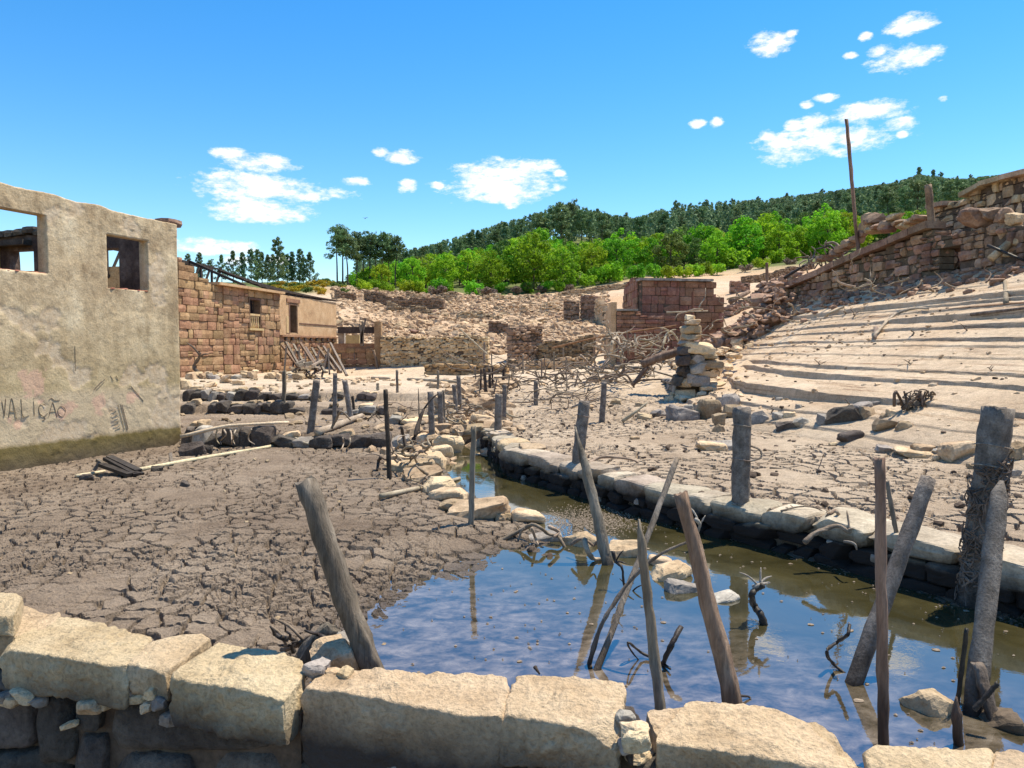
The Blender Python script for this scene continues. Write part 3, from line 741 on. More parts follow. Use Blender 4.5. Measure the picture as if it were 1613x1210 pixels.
def masonry_irr(parent, A, B, z0, ztop, thick, ch, bw, mat, seed, holes=(), seg=1.1, **kw):
    """fieldstone: short panels, each coursed on its own"""
    rng = random.Random(seed + 900); A = Vector((A[0], A[1])); B = Vector((B[0], B[1])); L = (B - A).length; e = (B - A) / L
    zt = ztop if callable(ztop) else (lambda s: ztop); zb = z0 if callable(z0) else (lambda s: z0); s = 0.0; i = 0
    while s < L - 1e-3:
        w_ = seg * rng.uniform(.6, 1.5)
        if L - s - w_ < seg * .5: w_ = L - s
        hs_ = [(max(h[0] - s, 0), min(h[1] - s, w_), h[2], h[3]) for h in holes if h[1] > s + .02 and h[0] < s + w_ - .02]
        masonry(parent, A + e * s, A + e * (s + w_), (lambda q, s=s: zb(s + q)), (lambda q, s=s: zt(s + q)), thick * rng.uniform(.97, 1.04), ch * rng.uniform(.7, 1.35), bw * rng.uniform(.75, 1.25), mat, seed * 31 + i, hs_, **kw)
        s += w_; i += 1
def grid_wall(name, A, B, z0, ztop, thick, mat, parent, holes=(), cell=.25, disp=0.0, seed=1, peel=False):
    """solid wall sheet with openings, ragged top; A,B xy, outer side to the right of A->B"""
    A = np.array(A, float); B = np.array(B, float); L = np.linalg.norm(B - A); e = (B - A) / L; n = np.array([e[1], -e[0]])
    zt = ztop if callable(ztop) else (lambda s: ztop); H = max(zt(s) for s in np.linspace(0, L, 60))
    def lines(a, b, ex):
        g = list(np.linspace(a, b, max(2, int((b - a) / cell) + 1)))
        for q in ex:
            if a < q < b:
                j = int(np.argmin([abs(h - q) for h in g]))
                if j in (0, len(g) - 1): g.append(q)
                else: g[j] = q
        return np.array(sorted(g))
    s_ = lines(0, L, [h for q in holes for h in q[:2]]); z_ = lines(z0, H, [h for q in holes for h in q[2:]])
    ns, nz = len(s_), len(z_); SS, ZZ = np.meshgrid(s_, z_, indexing='ij')
    tops = np.array([zt(s) for s in s_])[:, None]
    hb = max([q[3] for q in holes] + [z0 + .5 * (H - z0)])
    Z2 = np.where(ZZ > hb, hb + (ZZ - hb) * (tops - hb) / max(H - hb, 1e-6), ZZ)
    base = A[None, None] + SS[..., None] * e
    pe = np.zeros_like(SS); d_ = np.zeros_like(SS)
    if disp:
        d_ = disp * (fbm2(SS * 1.1, Z2 * 1.1, seed, 4) + .35 * fbm2(SS * 7, Z2 * 7, seed + 3, 3))
        if peel:
            q = fbm2(SS * 1.7 + 4, Z2 * 1.9, seed + 7, 5, .58)
            pe = sstep(.22, .29, q); d_ = d_ - .010 * pe
            q2 = fbm2(SS * 1.2 + 14, Z2 * 1.3 + 3, seed + 9, 5, .58); d_ = d_ - .006 * sstep(.09, .12, q2)
    o1 = base + (thick / 2 + d_)[..., None] * n; o2 = base - (thick / 2) * n
    V = np.concatenate([np.concatenate([o1, Z2[..., None]], -1).reshape(-1, 3), np.concatenate([o2, Z2[..., None]], -1).reshape(-1, 3)])
    N = ns * nz; idx = np.arange(N).reshape(ns, nz)
    inc = np.ones((ns - 1, nz - 1), bool)
    sc = (s_[1:] + s_[:-1]) / 2; zc = (z_[1:] + z_[:-1]) / 2
    for q in holes: inc &= ~(((sc > q[0]) & (sc < q[1]))[:, None] & ((zc > q[2]) & (zc < q[3]))[None])
    F = []
    I, J = np.nonzero(inc)
    a = idx[I, J]; b = idx[I + 1, J]; c = idx[I + 1, J + 1]; d = idx[I, J + 1]
    F.append(np.stack([a, b, c, d], 1)); F.append(np.stack([a, d, c, b], 1) + N)
    pad = np.zeros((ns + 1, nz + 1), bool); pad[1:-1, 1:-1] = inc
    for di, dj, p, q in ((-1, 0, (0, 1), (0, 0)), (1, 0, (1, 0), (1, 1)), (0, -1, (0, 0), (1, 0)), (0, 1, (1, 1), (0, 1))):
        e_ = inc & ~pad[1 + di:ns + di, 1 + dj:nz + dj]; I, J = np.nonzero(e_)
        p0 = idx[I + p[0], J + p[1]]; q0 = idx[I + q[0], J + q[1]]
        F.append(np.stack([q0, p0, p0 + N, q0 + N], 1))
    F = np.concatenate(F)
    me = mesh_np(name, V, F, bool(peel))
    if peel:
        for nm, val in (('peel', np.concatenate([pe.ravel(), 0 * pe.ravel()])),):
            at = me.attributes.new(nm, 'FLOAT', 'POINT'); at.data.foreach_set('value', val.astype(np.float32))
    o = link(name, me, parent, mat)
    return o, V, N

# ------------------------------------------------------------------ rendered two-storey ruin
KD = Vector((.339, .941)); KD.normalize(); KN = Vector((-KD.y, KD.x)); K0 = Vector((-6.80, 15.2)) + KN * .11   # corner, wall direction, inward
def along(s): return K0 - KD * s
def wall_pt(u, v, off=0.0):
    """photo point -> point on the outer face of the long wall"""
    r = Vector(raydir(u, v)); nrm = Vector((KD.y, -KD.x)); o = K0 + nrm * .11
    d = (nrm.dot(o)) / (nrm.x * r.x + nrm.y * r.y)
    return Vector((r.x * d, d, EYE + r.z * d)) + Vector((nrm.x, nrm.y, 0)) * off
ruin = thing('plastered_ruin', 'roofless two storey house with flaking tan plaster and empty window openings', 'ruin', (K0.x, K0.y, 0))
LW = 6.4
def ruin_top(s_from_far):
    s = LW - s_from_far
    return 4.60 + .033 * s + .05 * float(fbm2(np.array([s * 2.1]), np.array([.3]), 3, 4)[0]) - .10 * float(sstep(.9, 0, s)) * 0
a = along(LW) + Vector((-KN.x, -KN.y)) * 0; b = along(0)
# outer face lies .225 towards the channel
fw, FV, FN = grid_wall('long_wall', a, b, -.3, ruin_top, .22, M['plaster'], ruin, [(LW - 1.684, LW - .75, 3.215, 4.19), (LW - 4.3, LW - 2.86, 3.36, 4.33)], .03, .009, 11, True)
pts_px = [(50, 605, 22), (55, 592, 14), (48, 618, 10), (158, 636, 14), (157, 645, 9), (207, 622, 12), (100, 648, 12), (112, 640, 10), (15, 660, 6), (28, 670, 6), (60, 598, 9), (122, 642, 7)]
val = np.zeros(len(FV))
for (u, v, r) in pts_px:
    p = wall_pt(u, v); d = np.sqrt((np.hypot(FV[:, 0] - p.x, FV[:, 1] - p.y) * 1.3) ** 2 + (FV[:, 2] - p.z) ** 2)
    nn = fbm2(FV[:, 1] * 9, FV[:, 2] * 9, 77, 3); val = np.maximum(val, sstep(0, -.02, d - r * 14 / 1170 * (1 + 1.4 * nn)))
val[FN:] = 0
at = fw.data.attributes.new('pink', 'FLOAT', 'POINT'); at.data.foreach_set('value', val.astype(np.float32))
c_in = along(0) + KN * 5.0
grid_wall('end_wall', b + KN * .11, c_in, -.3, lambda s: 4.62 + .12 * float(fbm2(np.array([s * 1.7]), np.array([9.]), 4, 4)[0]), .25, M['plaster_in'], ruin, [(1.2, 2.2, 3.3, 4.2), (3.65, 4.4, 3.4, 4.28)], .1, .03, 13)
d_in = along(LW) + KN * 5.0
grid_wall('back_wall', c_in, d_in, -.3, lambda s: 4.45 + .1 * float(fbm2(np.array([s * 1.3]), np.array([5.]), 6, 4)[0]), .4, M['ochre'], ruin, [(2.2, 3.2, 3.2, 4.2)], .12, .02, 15)
grid_wall('gable_wall', along(LW) + KN * 4.8, along(LW) + KN * .225, -.3, 4.6, .4, M['ochre'], ruin, [], .25, .02, 17)
rng = random.Random(4)
for i in range(16):          # loose coping stones on the end wall
    s = .1 + i * .31; p = b + KN * s
    place('coping_stone', rng.choice(ROUGH), M['dark'] if i > 3 else M['ruin'], ruin, (p.x, p.y, 4.66 + rng.uniform(-.02, .05)), (.34, .42, .14), math.atan2(KN.y, KN.x) + rng.uniform(-.2, .2))
for i in range(9):
    p = b - KD * (.12 + .02 * i) + KN * (.05 + .04 * i); 
for (s0, s1, z) in ((.75, 1.684, 4.19), (2.86, 4.3, 4.33)):   # timber lintels
    m_ = MB(); q0 = along(s0 - .12) + KN * .03; q1 = along(s1 + .12) + KN * .03; m_.beam((q0.x, q0.y, z + .045), (q1.x, q1.y, z + .045), .15, .08); m_.build('lintel', M['timber'], ruin)
m_ = MB(); q0 = b + KN * 3.8 - KD * .1; q1 = b + KN * 4.95 - KD * .1; m_.beam((q0.x, q0.y, 4.42), (q1.x, q1.y, 4.42), .5, .11); m_.build('lintel', M['timber'], ruin)
for (s0, s1, z) in ((.75, 1.684, 3.215), (2.86, 4.3, 3.36)):   # broken brick sills
    for i in range(int((s1 - s0) / .15)):
        q = along(s0 + .08 + i * .15) - KN * rng.uniform(-.015, .01)
        place('sill_stone', rng.choice(ROUGH), M['brickred'], ruin, (q.x, q.y, z - .004 + rng.uniform(-.01, .01)), (.14, .19, .04), math.atan2(KD.y, KD.x) + rng.uniform(-.15, .15))
# scratched lettering and marks
LET = [[(3, 632), (7, 656)], [(7, 656), (9, 628)], [(14, 658), (17, 630), (20, 632), (26, 660)], [(15, 648), (24, 648)], [(33, 629), (36, 656), (46, 654)], [(53, 632), (54, 655)], [(53, 627), (54, 628)],
       [(72, 638), (65, 636), (61, 643), (63, 652), (69, 656), (75, 651)], [(69, 656), (71, 661), (67, 662)], [(77, 656), (82, 636), (84, 636), (90, 657)], [(78, 649), (88, 648)], [(77, 630), (81, 627), (86, 631), (94, 630)],
       [(95, 640), (91, 646), (93, 654), (99, 656), (103, 649), (101, 642), (95, 640)]]
MARKS = [[(190, 637), (200, 678)], [(192, 637), (202, 676)], [(186, 638), (196, 677)], [(176, 648), (184, 645)], [(175, 655), (186, 651)], [(177, 660), (187, 657)], [(178, 665), (188, 662)], [(180, 670), (189, 668)], [(182, 676), (190, 673)],
         [(148, 614), (160, 600)], [(152, 614), (164, 602)], [(150, 611), (166, 596)], [(178, 600), (174, 592)], [(186, 599), (183, 592)], [(118, 545), (119, 585)], [(202, 612), (210, 612)], [(206, 608), (226, 632)]]
for nm, L_ in (('lettering', LET), ('scratch_mark', MARKS)):
    for st in L_:
        m_ = MB(); q = [wall_pt(u, v, .002) for u, v in st]; m_.tube(smoothpts(q, 3), .005 if nm == 'lettering' else .0045, 4)
        m_.build(nm, M['scratch'], ruin)

# ------------------------------------------------------------------ long stone house behind it
HA = Vector((-14.3, 31.5)); HB = Vector((-11.3, 47.0)); HE = (HB - HA).normalized(); HN = Vector((HE.y, -HE.x)); HL = (HB - HA).length
def hp(s, off=0.0): return HA + HE * s + HN * off
house = thing('stone_house', 'long brown stone house with bare roof timbers and a plastered upper corner', 'house', (HA.x, HA.y, .8))
fwall = link('front_wall', None, house); 
def gab(s): return 5.02 + (1.0 * max(0, 1 - s / 2.6) ** 1.2 if s < 2.6 else 0)
SPL = HL * .545
masonry_irr(fwall, hp(0), hp(SPL), .3, gab, .5, .33, .48, M['house'], 21, [(5.5, 6.65, 3.13, 4.67)], seg=2.2, gap=.02)
masonry_irr(fwall, hp(SPL), hp(HL), .3, 2.85, .5, .29, .42, M['house'], 22, [], seg=1.8, gap=.02)
pl, _, _ = grid_wall('plaster_panel', hp(SPL), hp(HL), 2.86, 5.02, .46, M['house_plaster'], house, [(9.6 - SPL, 10.6 - SPL, 3.0, 4.65)], .12, .015, 23)
grid_wall('end_wall', hp(HL - .23) , hp(HL - .23) - HN * 6, .3, 5.0, .45, M['house_plaster'], house, [], .5, .02, 24)
grid_wall('back_wall', hp(HL) - HN * 6, hp(0) - HN * 6, .3, 5.0, .45, M['house'], house, [(4, 5, 3.2, 4.5)], .5, .02, 25)
grid_wall('gable_wall', hp(.0) - HN * 6, hp(.0) - HN * .25, .3, 5.6, .45, M['house'], house, [], .5, .04, 26)
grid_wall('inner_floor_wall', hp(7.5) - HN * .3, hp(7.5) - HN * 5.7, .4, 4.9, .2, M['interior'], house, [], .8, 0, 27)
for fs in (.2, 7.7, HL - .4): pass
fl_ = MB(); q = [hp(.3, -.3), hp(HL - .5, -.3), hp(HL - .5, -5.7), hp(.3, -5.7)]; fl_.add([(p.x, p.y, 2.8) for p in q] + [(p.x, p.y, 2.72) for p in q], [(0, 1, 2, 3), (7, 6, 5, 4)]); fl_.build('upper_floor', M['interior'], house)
# window with baluster railing
wf = MB(); ang = math.atan2(HE.y, HE.x); RH = Matrix.Rotation(ang, 3, 'Z')
def hbox(mb, s0, s1, z0, z1, o0, o1): 
    c = hp((s0 + s1) / 2, (o0 + o1) / 2); mb.box((c.x, c.y, (z0 + z1) / 2), (s1 - s0, o1 - o0, z1 - z0), RH)
win = link('window', None, house)
for (s0, s1, z0, z1) in ((5.5, 5.6, 3.16, 4.66), (6.55, 6.65, 3.16, 4.66), (5.6, 6.55, 4.56, 4.66), (5.6, 6.55, 3.76, 3.86)):
    m_ = MB(); hbox(m_, s0, s1, z0, z1, -.1, .262); m_.build('frame', M['house_plaster'] if z1 < 4 else M['doorwood'], win)
m_ = MB(); hbox(m_, 5.4, 6.75, 3.03, 3.14, .0, .36); m_.build('sill', M['house_plaster'], win)
for i in range(5):
    m_ = MB(); c = hp(5.72 + i * .175, .2); zz = [3.14, 3.2, 3.3, 3.42, 3.55, 3.66, 3.78]; rr = [.05, .05, .062, .04, .032, .045, .05]
    m_.tube([(c.x, c.y, z) for z in zz], rr, 8); m_.build('baluster', M['house_plaster'], win, True)
door = link('door', None, house)
for (s0, s1, z0, z1) in ((9.6, 9.72, 2.98, 4.64), (10.48, 10.6, 2.98, 4.64), (9.72, 10.48, 4.52, 4.64)):
    m_ = MB(); hbox(m_, s0, s1, z0, z1, -.15, .255); m_.build('frame', M['doorwood'], door)
m_ = MB(); c0 = hp(9.75, -.1); c1 = hp(9.95, -.6); m_.beam((c0.x, c0.y, 3.72), (c1.x, c1.y, 3.72), .06, 1.4); m_.build('leaf', M['doorwood'], door)
m_ = MB(); hbox(m_, 9.35, 10.85, 4.66, 4.86, .1, .285); m_.build('lintel', M['house'], door)
m_ = MB(); hbox(m_, 9.3, 9.58, 2.98, 3.9, .1, .25); m_.build('render_patch', M['house_plaster'], door)
# eave slab, ledge under the plaster
m_ = MB(); hbox(m_, 2.6, SPL + .1, 5.03, 5.15, -.4, .52); m_.build('eave_slab', M['house_plaster'], house)
m_ = MB(); hbox(m_, SPL, HL + .05, 2.76, 2.855, -.1, .38); m_.build('ledge', M['house'], house)
for i in range(9):
    m_ = MB(); s = SPL + .4 + i * .75; hbox(m_, s, s + .16, 2.58, 2.75, -.1, .36); m_.build('joist_end', M['timber'], house)
m_ = MB(); hbox(m_, 10.8, HL, 3.5, 3.57, .2, .262); m_.build('rail', M['doorwood'], house)
# roof skeleton
RZ = 6.45
def rp(s, off, z): c = hp(s, off); return (c.x, c.y, z)
roof = link('roof', None, house)
m_ = MB(); m_.beam(rp(-1, -2.9, RZ), rp(7.4, -2.9, RZ - .1), .14, .18); m_.build('ridge_beam', M['timber'], roof)
for i in range(9):
    s = -.4 + i * .95
    if i % 4 == 2: m_ = MB(); m_.beam(rp(s, .2, 5.2), rp(s, -2.9, RZ + .04), .10, .12); m_.build('rafter', M['timber'], roof)
    m_ = MB(); m_.beam(rp(s + .1, -2.9, 5.1), rp(s + .1, -2.9, RZ), .10, .10, (1, 0, 0)); m_.build('king_post', M['timber'], roof)
    m_ = MB(); m_.beam(rp(s + .15, -2.85, 5.15), rp(s + .9, -2.85, RZ - .05), .08, .09); m_.build('strut', M['timber'], roof)
for i in range(0, 16, 2):          # hip covered with lathing that runs down to the far eave
    k = i / 14; m_ = MB(); m_.beam(rp(7.3, -2.9 + 3.1 * k, RZ - .05 - 1.2 * k), rp(HL + .3, -2.9 + 3.15 * k, 5.5 - .36 * k), .13, .05); m_.build('lath', M['timber'], roof)
for i in range(10):
    k = (i + .5) / 10; s = 7.5 + (HL - 7.4) * k; z = RZ - .14 - (RZ - 5.5) * k
    m_ = MB(); m_.beam(rp(s, .28, 5.12), rp(s, -2.9, z), .09, .1); m_.build('rafter', M['timber'], roof)

# ------------------------------------------------------------------ collapsed roof frame heaped by the house
def pick(u, v, d): return P(u, v, d)
fr = thing('collapsed_roof_frame', 'heap of broken grey rafters slumped against the stone house wall', 'roof frame', P(490, 588, 38))
rng = random.Random(8)
for i in range(9):
    u = 445 + i * 9.5; v0 = 584 + rng.uniform(-3, 6); du = rng.uniform(18, 30)
    m_ = MB(); m_.beam(P(u + du, v0 + 2, 36.5), P(u - rng.uniform(0, 4), 541 + i * .4 + rng.uniform(-4, 6), 39.5 + .2 * i), .10, .12); m_.build('rafter', M['wood'] if i % 3 else M['wood_brown'], fr)
for i in range(7):
    u = 447 + i * 12; m_ = MB(); m_.beam(P(u, 590 + rng.uniform(-2, 3), 36.4), P(u + rng.uniform(-5, 14), 548 + rng.uniform(-4, 8), 39), .08, .10); m_.build('post', M['timber'], fr)
for i in range(12):
    u = 448 + rng.uniform(0, 62); v = 572 + rng.uniform(0, 18); m_ = MB(); m_.beam(P(u, v, 36.2), P(u + rng.uniform(12, 34), v + rng.uniform(-9, 9), 37.5), .08, .09); m_.build('rafter', M['wood_pale'] if i % 2 else M['wood'], fr)

# ------------------------------------------------------------------ porch with stone lintel beside the house
por = thing('stone_porch', 'low roofless porch with thick beam and squat pillars beside the plastered house corner', 'porch', P(560, 575, 46))
def pbox(mb, u0, u1, v0, v1, d, dep):
    a_ = P(u0, v1, d); b_ = P(u1, v0, d); mb.box(((a_.x + b_.x) / 2, d + dep / 2, (a_.z + b_.z) / 2), (b_.x - a_.x, dep, b_.z - a_.z))
for nm, q, mt, d, dep in (('pillar', (590, 600, 507, 580), 'house', 45, .5), ('pillar', (533, 542, 524, 545), 'grey', 46, .4), ('beam', (532, 592, 515, 525), 'timber', 45.4, .35), ('pillar', (567, 572, 512, 545), 'wood', 45.2, .2),
                   ('parapet', (525, 592, 541, 552), 'house', 45.6, .5), ('back_panel', (545, 566, 528, 541), 'house_plaster', 48.5, .2)):
    m_ = MB(); pbox(m_, *q, d, dep); m_.build(nm, M[mt], por)
masonry(link('base_wall', None, por), P(525, 560, 46).xy, P(592, 560, 45.6).xy, .7, 2.15, .6, .33, .5, M['house'], 31)
for i in range(3):
    m_ = MB(); m_.beam(P(572 - i * 2, 541, 45.1), P(566 + i * 5, 510 - 4 * i, 45.1), .1, .1); m_.build('prop', M['wood'], por)

# ------------------------------------------------------------------ red ashlar building across the valley
red = thing('red_stone_barn', 'roofless red stone barn with squared blocks beside the bare slope', 'barn', P(1050, 560, 41))
D0 = 42.0
def xr(u, d=D0): return (u - CX) / FPX * d
RF = link('main_wall', None, red)
def red_top(s):
    L_ = xr(1142) - xr(1008); k = s / L_
    return P(0, 443, D0).z - (0 if k < .86 else (k - .86) / .14 * 1.6) + .0
masonry_irr(RF, (xr(1008), D0), (xr(1142), D0 + .8), .8, red_top, .6, .33, .46, M['red'], 41, seg=2.4, gap=.022)
m_ = MB(); m_.beam((xr(1004), D0 - .1, P(0, 442, D0).z + .04), (xr(1122), D0 + .6, P(0, 442, D0).z + .04), .85, .13); m_.build('eave_slab', M['grey'], red)
SD = link('side_wall', None, red)
masonry(SD, (xr(1008) + .12, D0 + 5.5), (xr(1008) + .12, D0 + .3), .8, lambda s: P(0, 443, D0).z + (.9 - abs(s - 2.8) * .3) * .5, .55, .42, .6, M['red'], 42, [(2.5, 3.3, 2.9, 4.2)], gap=.016)
LO = link('lower_wall', None, red)
masonry_irr(LO, (xr(969, 40), 40), (xr(1092, 40), 40.3), .6, lambda s: 4.12 if s < 1.6 else 3.9, .6, .34, .48, M['red'], 43, seg=2.4, gap=.022)
m_ = MB(); m_.beam((xr(969, 40), 39.95, 4.18), (xr(1002, 40), 40.05, 4.18), .8, .1); m_.build('coping_slab', M['grey'], red)
pp, _, _ = grid_wall('plaster_side', (xr(966, 40), 42.2), (xr(966, 40), 39.85), .8, lambda s: 4.25 + .35 * (s > 1.2), .3, M['house_plaster'], red, [], .3, .02, 44)
grid_wall('back_wall', (xr(1142) + 1.0, D0 + 6), (xr(1008), D0 + 5.8), .8, 5.6, .5, M['red'], red, [], .6, .05, 45)
m_ = MB(); q = P(1091, 475, 41.5); m_.tube([(q.x, 41.55, 2.4), (q.x, 41.5, q.z + .55)], .07, 6); m_.build('drain_pipe', M['rust'], red)
m_ = MB(); m_.tube(smoothpts([P(870, 548, 38.8), P(930, 534, 38.8), P(985, 524, 38.9), P(1045, 516, 39), P(1065, 513, 39)], 4), .05, 6); 
tag(m_.build('rail', M['rust'], None), 'thin rusty rail spanning the stakes below the red barn', 'rail')
# ------------------------------------------------------------------ front wall: big capstones in the foreground
def quad_stone(name, top, h, mat, parent, seed, res=26, p=9, amp=.035, sag=.0, batter=.04, tilt=(0, 0, 0, 0)):
    """stone with a four-cornered top (back-left, back-right, front-right, front-left; world points), thickness h"""
    V, F = cube_grid(res, max(8, res // 2), max(6, res // 3))
    V = rounded(V, p) * (1.03 if p > 20 else 1); a = (V[:, 0] + 1) / 2; b = (V[:, 1] + 1) / 2; c = (V[:, 2] + 1) / 2
    T4 = np.array([[*q] for q in top]); bl, br_, fr_, fl_ = T4
    tp = (fl_[None] * ((1 - a) * (1 - b))[:, None] + fr_[None] * (a * (1 - b))[:, None] + br_[None] * (a * b)[:, None] + bl[None] * ((1 - a) * b)[:, None])
    cen = T4.mean(0); out = tp.copy(); out[:, :2] += (cen[:2] - tp[:, :2]) * (batter * (1 - c))[:, None]
    out[:, 2] = tp[:, 2] - h * (1 - c)
    s = float(np.linalg.norm(T4[1] - T4[0]))
    dirn = out - (cen - np.array([0, 0, h / 2])); dirn /= np.linalg.norm(dirn, axis=1)[:, None] + 1e-9
    q = out * 3.4 + seed * 7.7
    d = amp * (1.5 * fbm3(q, seed, 4, .55) + 1.0 * np.abs(fbm3(q * 3.1, seed + 5, 4, .6)) - .2)
    # a few flat chips
    rs = np.random.RandomState(seed)
    out = out + dirn * d[:, None]
    for _ in range(8):
        nrm = rs.normal(size=3); nrm[2] = abs(nrm[2]) * .35; nrm /= np.linalg.norm(nrm); pr = (out - cen) @ nrm; lim = pr.max() - rs.uniform(.012, .05)
        ov = np.maximum(pr - lim, 0) * .8; out = out - ov[:, None] * nrm
    me = mesh_np(name, out, F, True)
    return link(name, me, parent, mat)
fwall_ = thing('dry_stone_wall', 'low granite wall of sunlit pale capstones along the near edge of the pool', 'stone wall', (-.3, 3.9, -.1))
ZT = .40
CAPS = [  # top corners in the photo, thickness
    ([(-60, 952), (18, 950), (-4, 985), (-90, 985)], .22, ZT + .03), ([(-10, 934), (36, 936), (34, 972), (-30, 972)], .12, ZT + .16), ([(12, 952), (100, 968), (52, 1006), (-40, 1004)], .2, ZT),
    ([(92, 970), (244, 1000), (198, 1052), (4, 1020)], .235, ZT), ([(246, 1000), (345, 996), (268, 1056), (202, 1048)], .16, ZT), ([(346, 1006), (486, 1046), (456, 1096), (262, 1066)], .26, ZT),
    ([(505, 1056), (808, 1064), (790, 1136), (474, 1082)], .40, ZT - .01), ([(820, 1058), (984, 1076), (972, 1150), (788, 1130)], .22, ZT - .01),
    ([(1012, 1116), (1082, 1118), (1060, 1158), (1016, 1156)], .20, ZT - .05), ([(1086, 1104), (1262, 1122), (1345, 1215), (1024, 1166)], .26, ZT - .02), ([(1262, 1122), (1312, 1150), (1372, 1222), (1300, 1205)], .24, ZT - .05),
    ([(1366, 1180), (1560, 1180), (1560, 1270), (1385, 1270)], .25, ZT - .02), ([(1565, 1180), (1800, 1200), (1800, 1320), (1570, 1275)], .25, ZT - .02),
    ([(-260, 930), (-70, 945), (-100, 990), (-300, 985)], .25, ZT), ([(-480, 905), (-270, 925), (-310, 980), (-520, 960)], .25, ZT)]
for i, (q, h, z) in enumerate(CAPS):
    big = i in (3, 5, 6, 7, 9)
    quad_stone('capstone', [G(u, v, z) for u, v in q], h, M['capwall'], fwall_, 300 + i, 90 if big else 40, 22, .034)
rng = random.Random(12)
# front line of the wall just under the caps
FRONT = [(-500, 975), (-100, 990), (0, 1022), (200, 1054), (262, 1068), (458, 1098), (480, 1084), (790, 1138), (972, 1152), (1024, 1170), (1345, 1218), (1600, 1290), (1800, 1330)]
FRX = np.array([[*G(u, v, ZT)] for u, v in FRONT]); 
def fline(x): return float(np.interp(x, FRX[:, 0], FRX[:, 1]))
LOW = [  # lower stones: u0,u1 (photo), v top, v bottom on the front face
    (-60, 42, 1088, 1190), (52, 104, 1096, 1205), (108, 150, 1118, 1158), (162, 446, 1112, 1188), (-40, 46, 1070, 1092), (52, 96, 1072, 1098), (100, 160, 1164, 1260), (162, 300, 1196, 1290), (300, 450, 1192, 1290), (455, 640, 1202, 1300), (640, 790, 1200, 1300),
    (795, 985, 1194, 1290), (990, 1020, 1172, 1215), (1000, 1120, 1215, 1300), (-300, -70, 1040, 1160), (-40, 96, 1196, 1290)]
for i, (u0, u1, v0, v1) in enumerate(LOW):
    um = (u0 + u1) / 2; k = [G(u, ZT and 1080, ZT) for u in (u0, u1)]
    y0 = fline((u0 - CX) / FPX * 4.0) + .10; y1 = fline((u1 - CX) / FPX * 3.9) + .10
    a_, b_ = P(u0, v0, y0), P(u1, v0, y1); zb = P(um, v1, (y0 + y1) / 2).z; h = (a_.z + b_.z) / 2 - zb
    dep = .42
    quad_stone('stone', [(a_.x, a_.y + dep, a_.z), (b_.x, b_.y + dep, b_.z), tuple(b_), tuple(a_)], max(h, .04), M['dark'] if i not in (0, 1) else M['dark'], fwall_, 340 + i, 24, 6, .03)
CH = [(10, 1096), (24, 1100), (38, 1092), (60, 1102), (147, 1112), (165, 1108), (205, 1085), (222, 1098), (240, 1090), (252, 1105), (232, 1112), (284, 1120), (270, 1130), (370, 1135), (404, 1146), (425, 1148), (438, 1135), (110, 1142), (186, 1086),
      (430, 1120), (520, 1199), (552, 1201), (575, 1203), (590, 1204), (620, 1206), (1000, 1148), (1004, 1164), (994, 1172), (778, 1185), (784, 1196), (772, 1196), (800, 1200), (1008, 1188), (500, 1052), (520, 1060), (545, 1062), (985, 1130)]
for i, (u, v) in enumerate(CH):
    y = fline((u - CX) / FPX * 3.9) + .09 + rng.uniform(-.02, .04); p = P(u, v, y); s = rng.uniform(.045, .10)
    if i >= 31: y += .12; p = P(u, v, y)
    place('chink_stone', rng.choice(FINE), M['cap'] if i % 3 else M['grey'], fwall_, p, (s * rng.uniform(1, 1.7), s * 1.2, s * rng.uniform(.6, 1.0)), rng.uniform(-.6, .6), 0, rng.uniform(-.4, .4))
# packed earth heart of the wall, kept back behind every face
for i in range(len(FRX) - 1):
    a_, b_ = FRX[i], FRX[i + 1]
    if b_[0] <= a_[0] + .02: continue
    m_ = MB(); q = [(a_[0], a_[1] + .16), (b_[0], b_[1] + .16), (b_[0], b_[1] + .46), (a_[0], a_[1] + .46)]
    m_.add([(x, y, ZT - .17) for x, y in q] + [(x, y, -.3) for x, y in q], [(3, 2, 1, 0), (0, 1, 5, 4), (1, 2, 6, 5), (2, 3, 7, 6), (3, 0, 4, 7)])
    m_.build('packing', M['core'], fwall_)
place('loose_stone', FINE[2], M['cap'], fwall_, P(527, 1036, 4.25), (.24, .2, .17), .4, .2, -.1)
place('loose_stone', FINE[4], M['grey'], fwall_, P(548, 1030, 4.42), (.16, .16, .22), 1.2, .1, .2)

# ------------------------------------------------------------------ masonry bank on the far side of the channel
bank = thing('channel_bank_wall', 'low granite bank wall with dark wet foot along the far side of the channel', 'stone wall', (BANK_RX[3][0], BANK_RX[3][1], 0))
rng = random.Random(14); seg = np.hypot(*np.diff(BANK_RX, axis=0).T); cum = np.concatenate([[0], np.cumsum(seg)])
def bpt(s): return Vector((np.interp(s, cum, BANK_RX[:, 0]), np.interp(s, cum, BANK_RX[:, 1])))
def btan(s): d = bpt(min(s + .1, cum[-1])) - bpt(max(s - .1, 0)); return math.atan2(d.y, d.x)
s = 0.0; CAPM = [unit_rock(260 + i, 9, 8, .07, 1.5, .12) for i in range(6)]
while s < cum[-1] - .3:
    wd = rng.uniform(.35, .95); c = bpt(s + wd / 2); an = btan(s + wd / 2); n = Vector((-math.sin(an), math.cos(an)))
    if n.x < 0: n = -n
    h = rng.uniform(.18, .26); q = c + n * .24
    place('capstone', rng.choice(CAPM), M['bank'], bank, (q.x, q.y, .44 - h / 2 + rng.uniform(-.03, .03)), (wd - .02, .46, h), an + rng.uniform(-.04, .04), rng.uniform(-.03, .03))
    s += wd
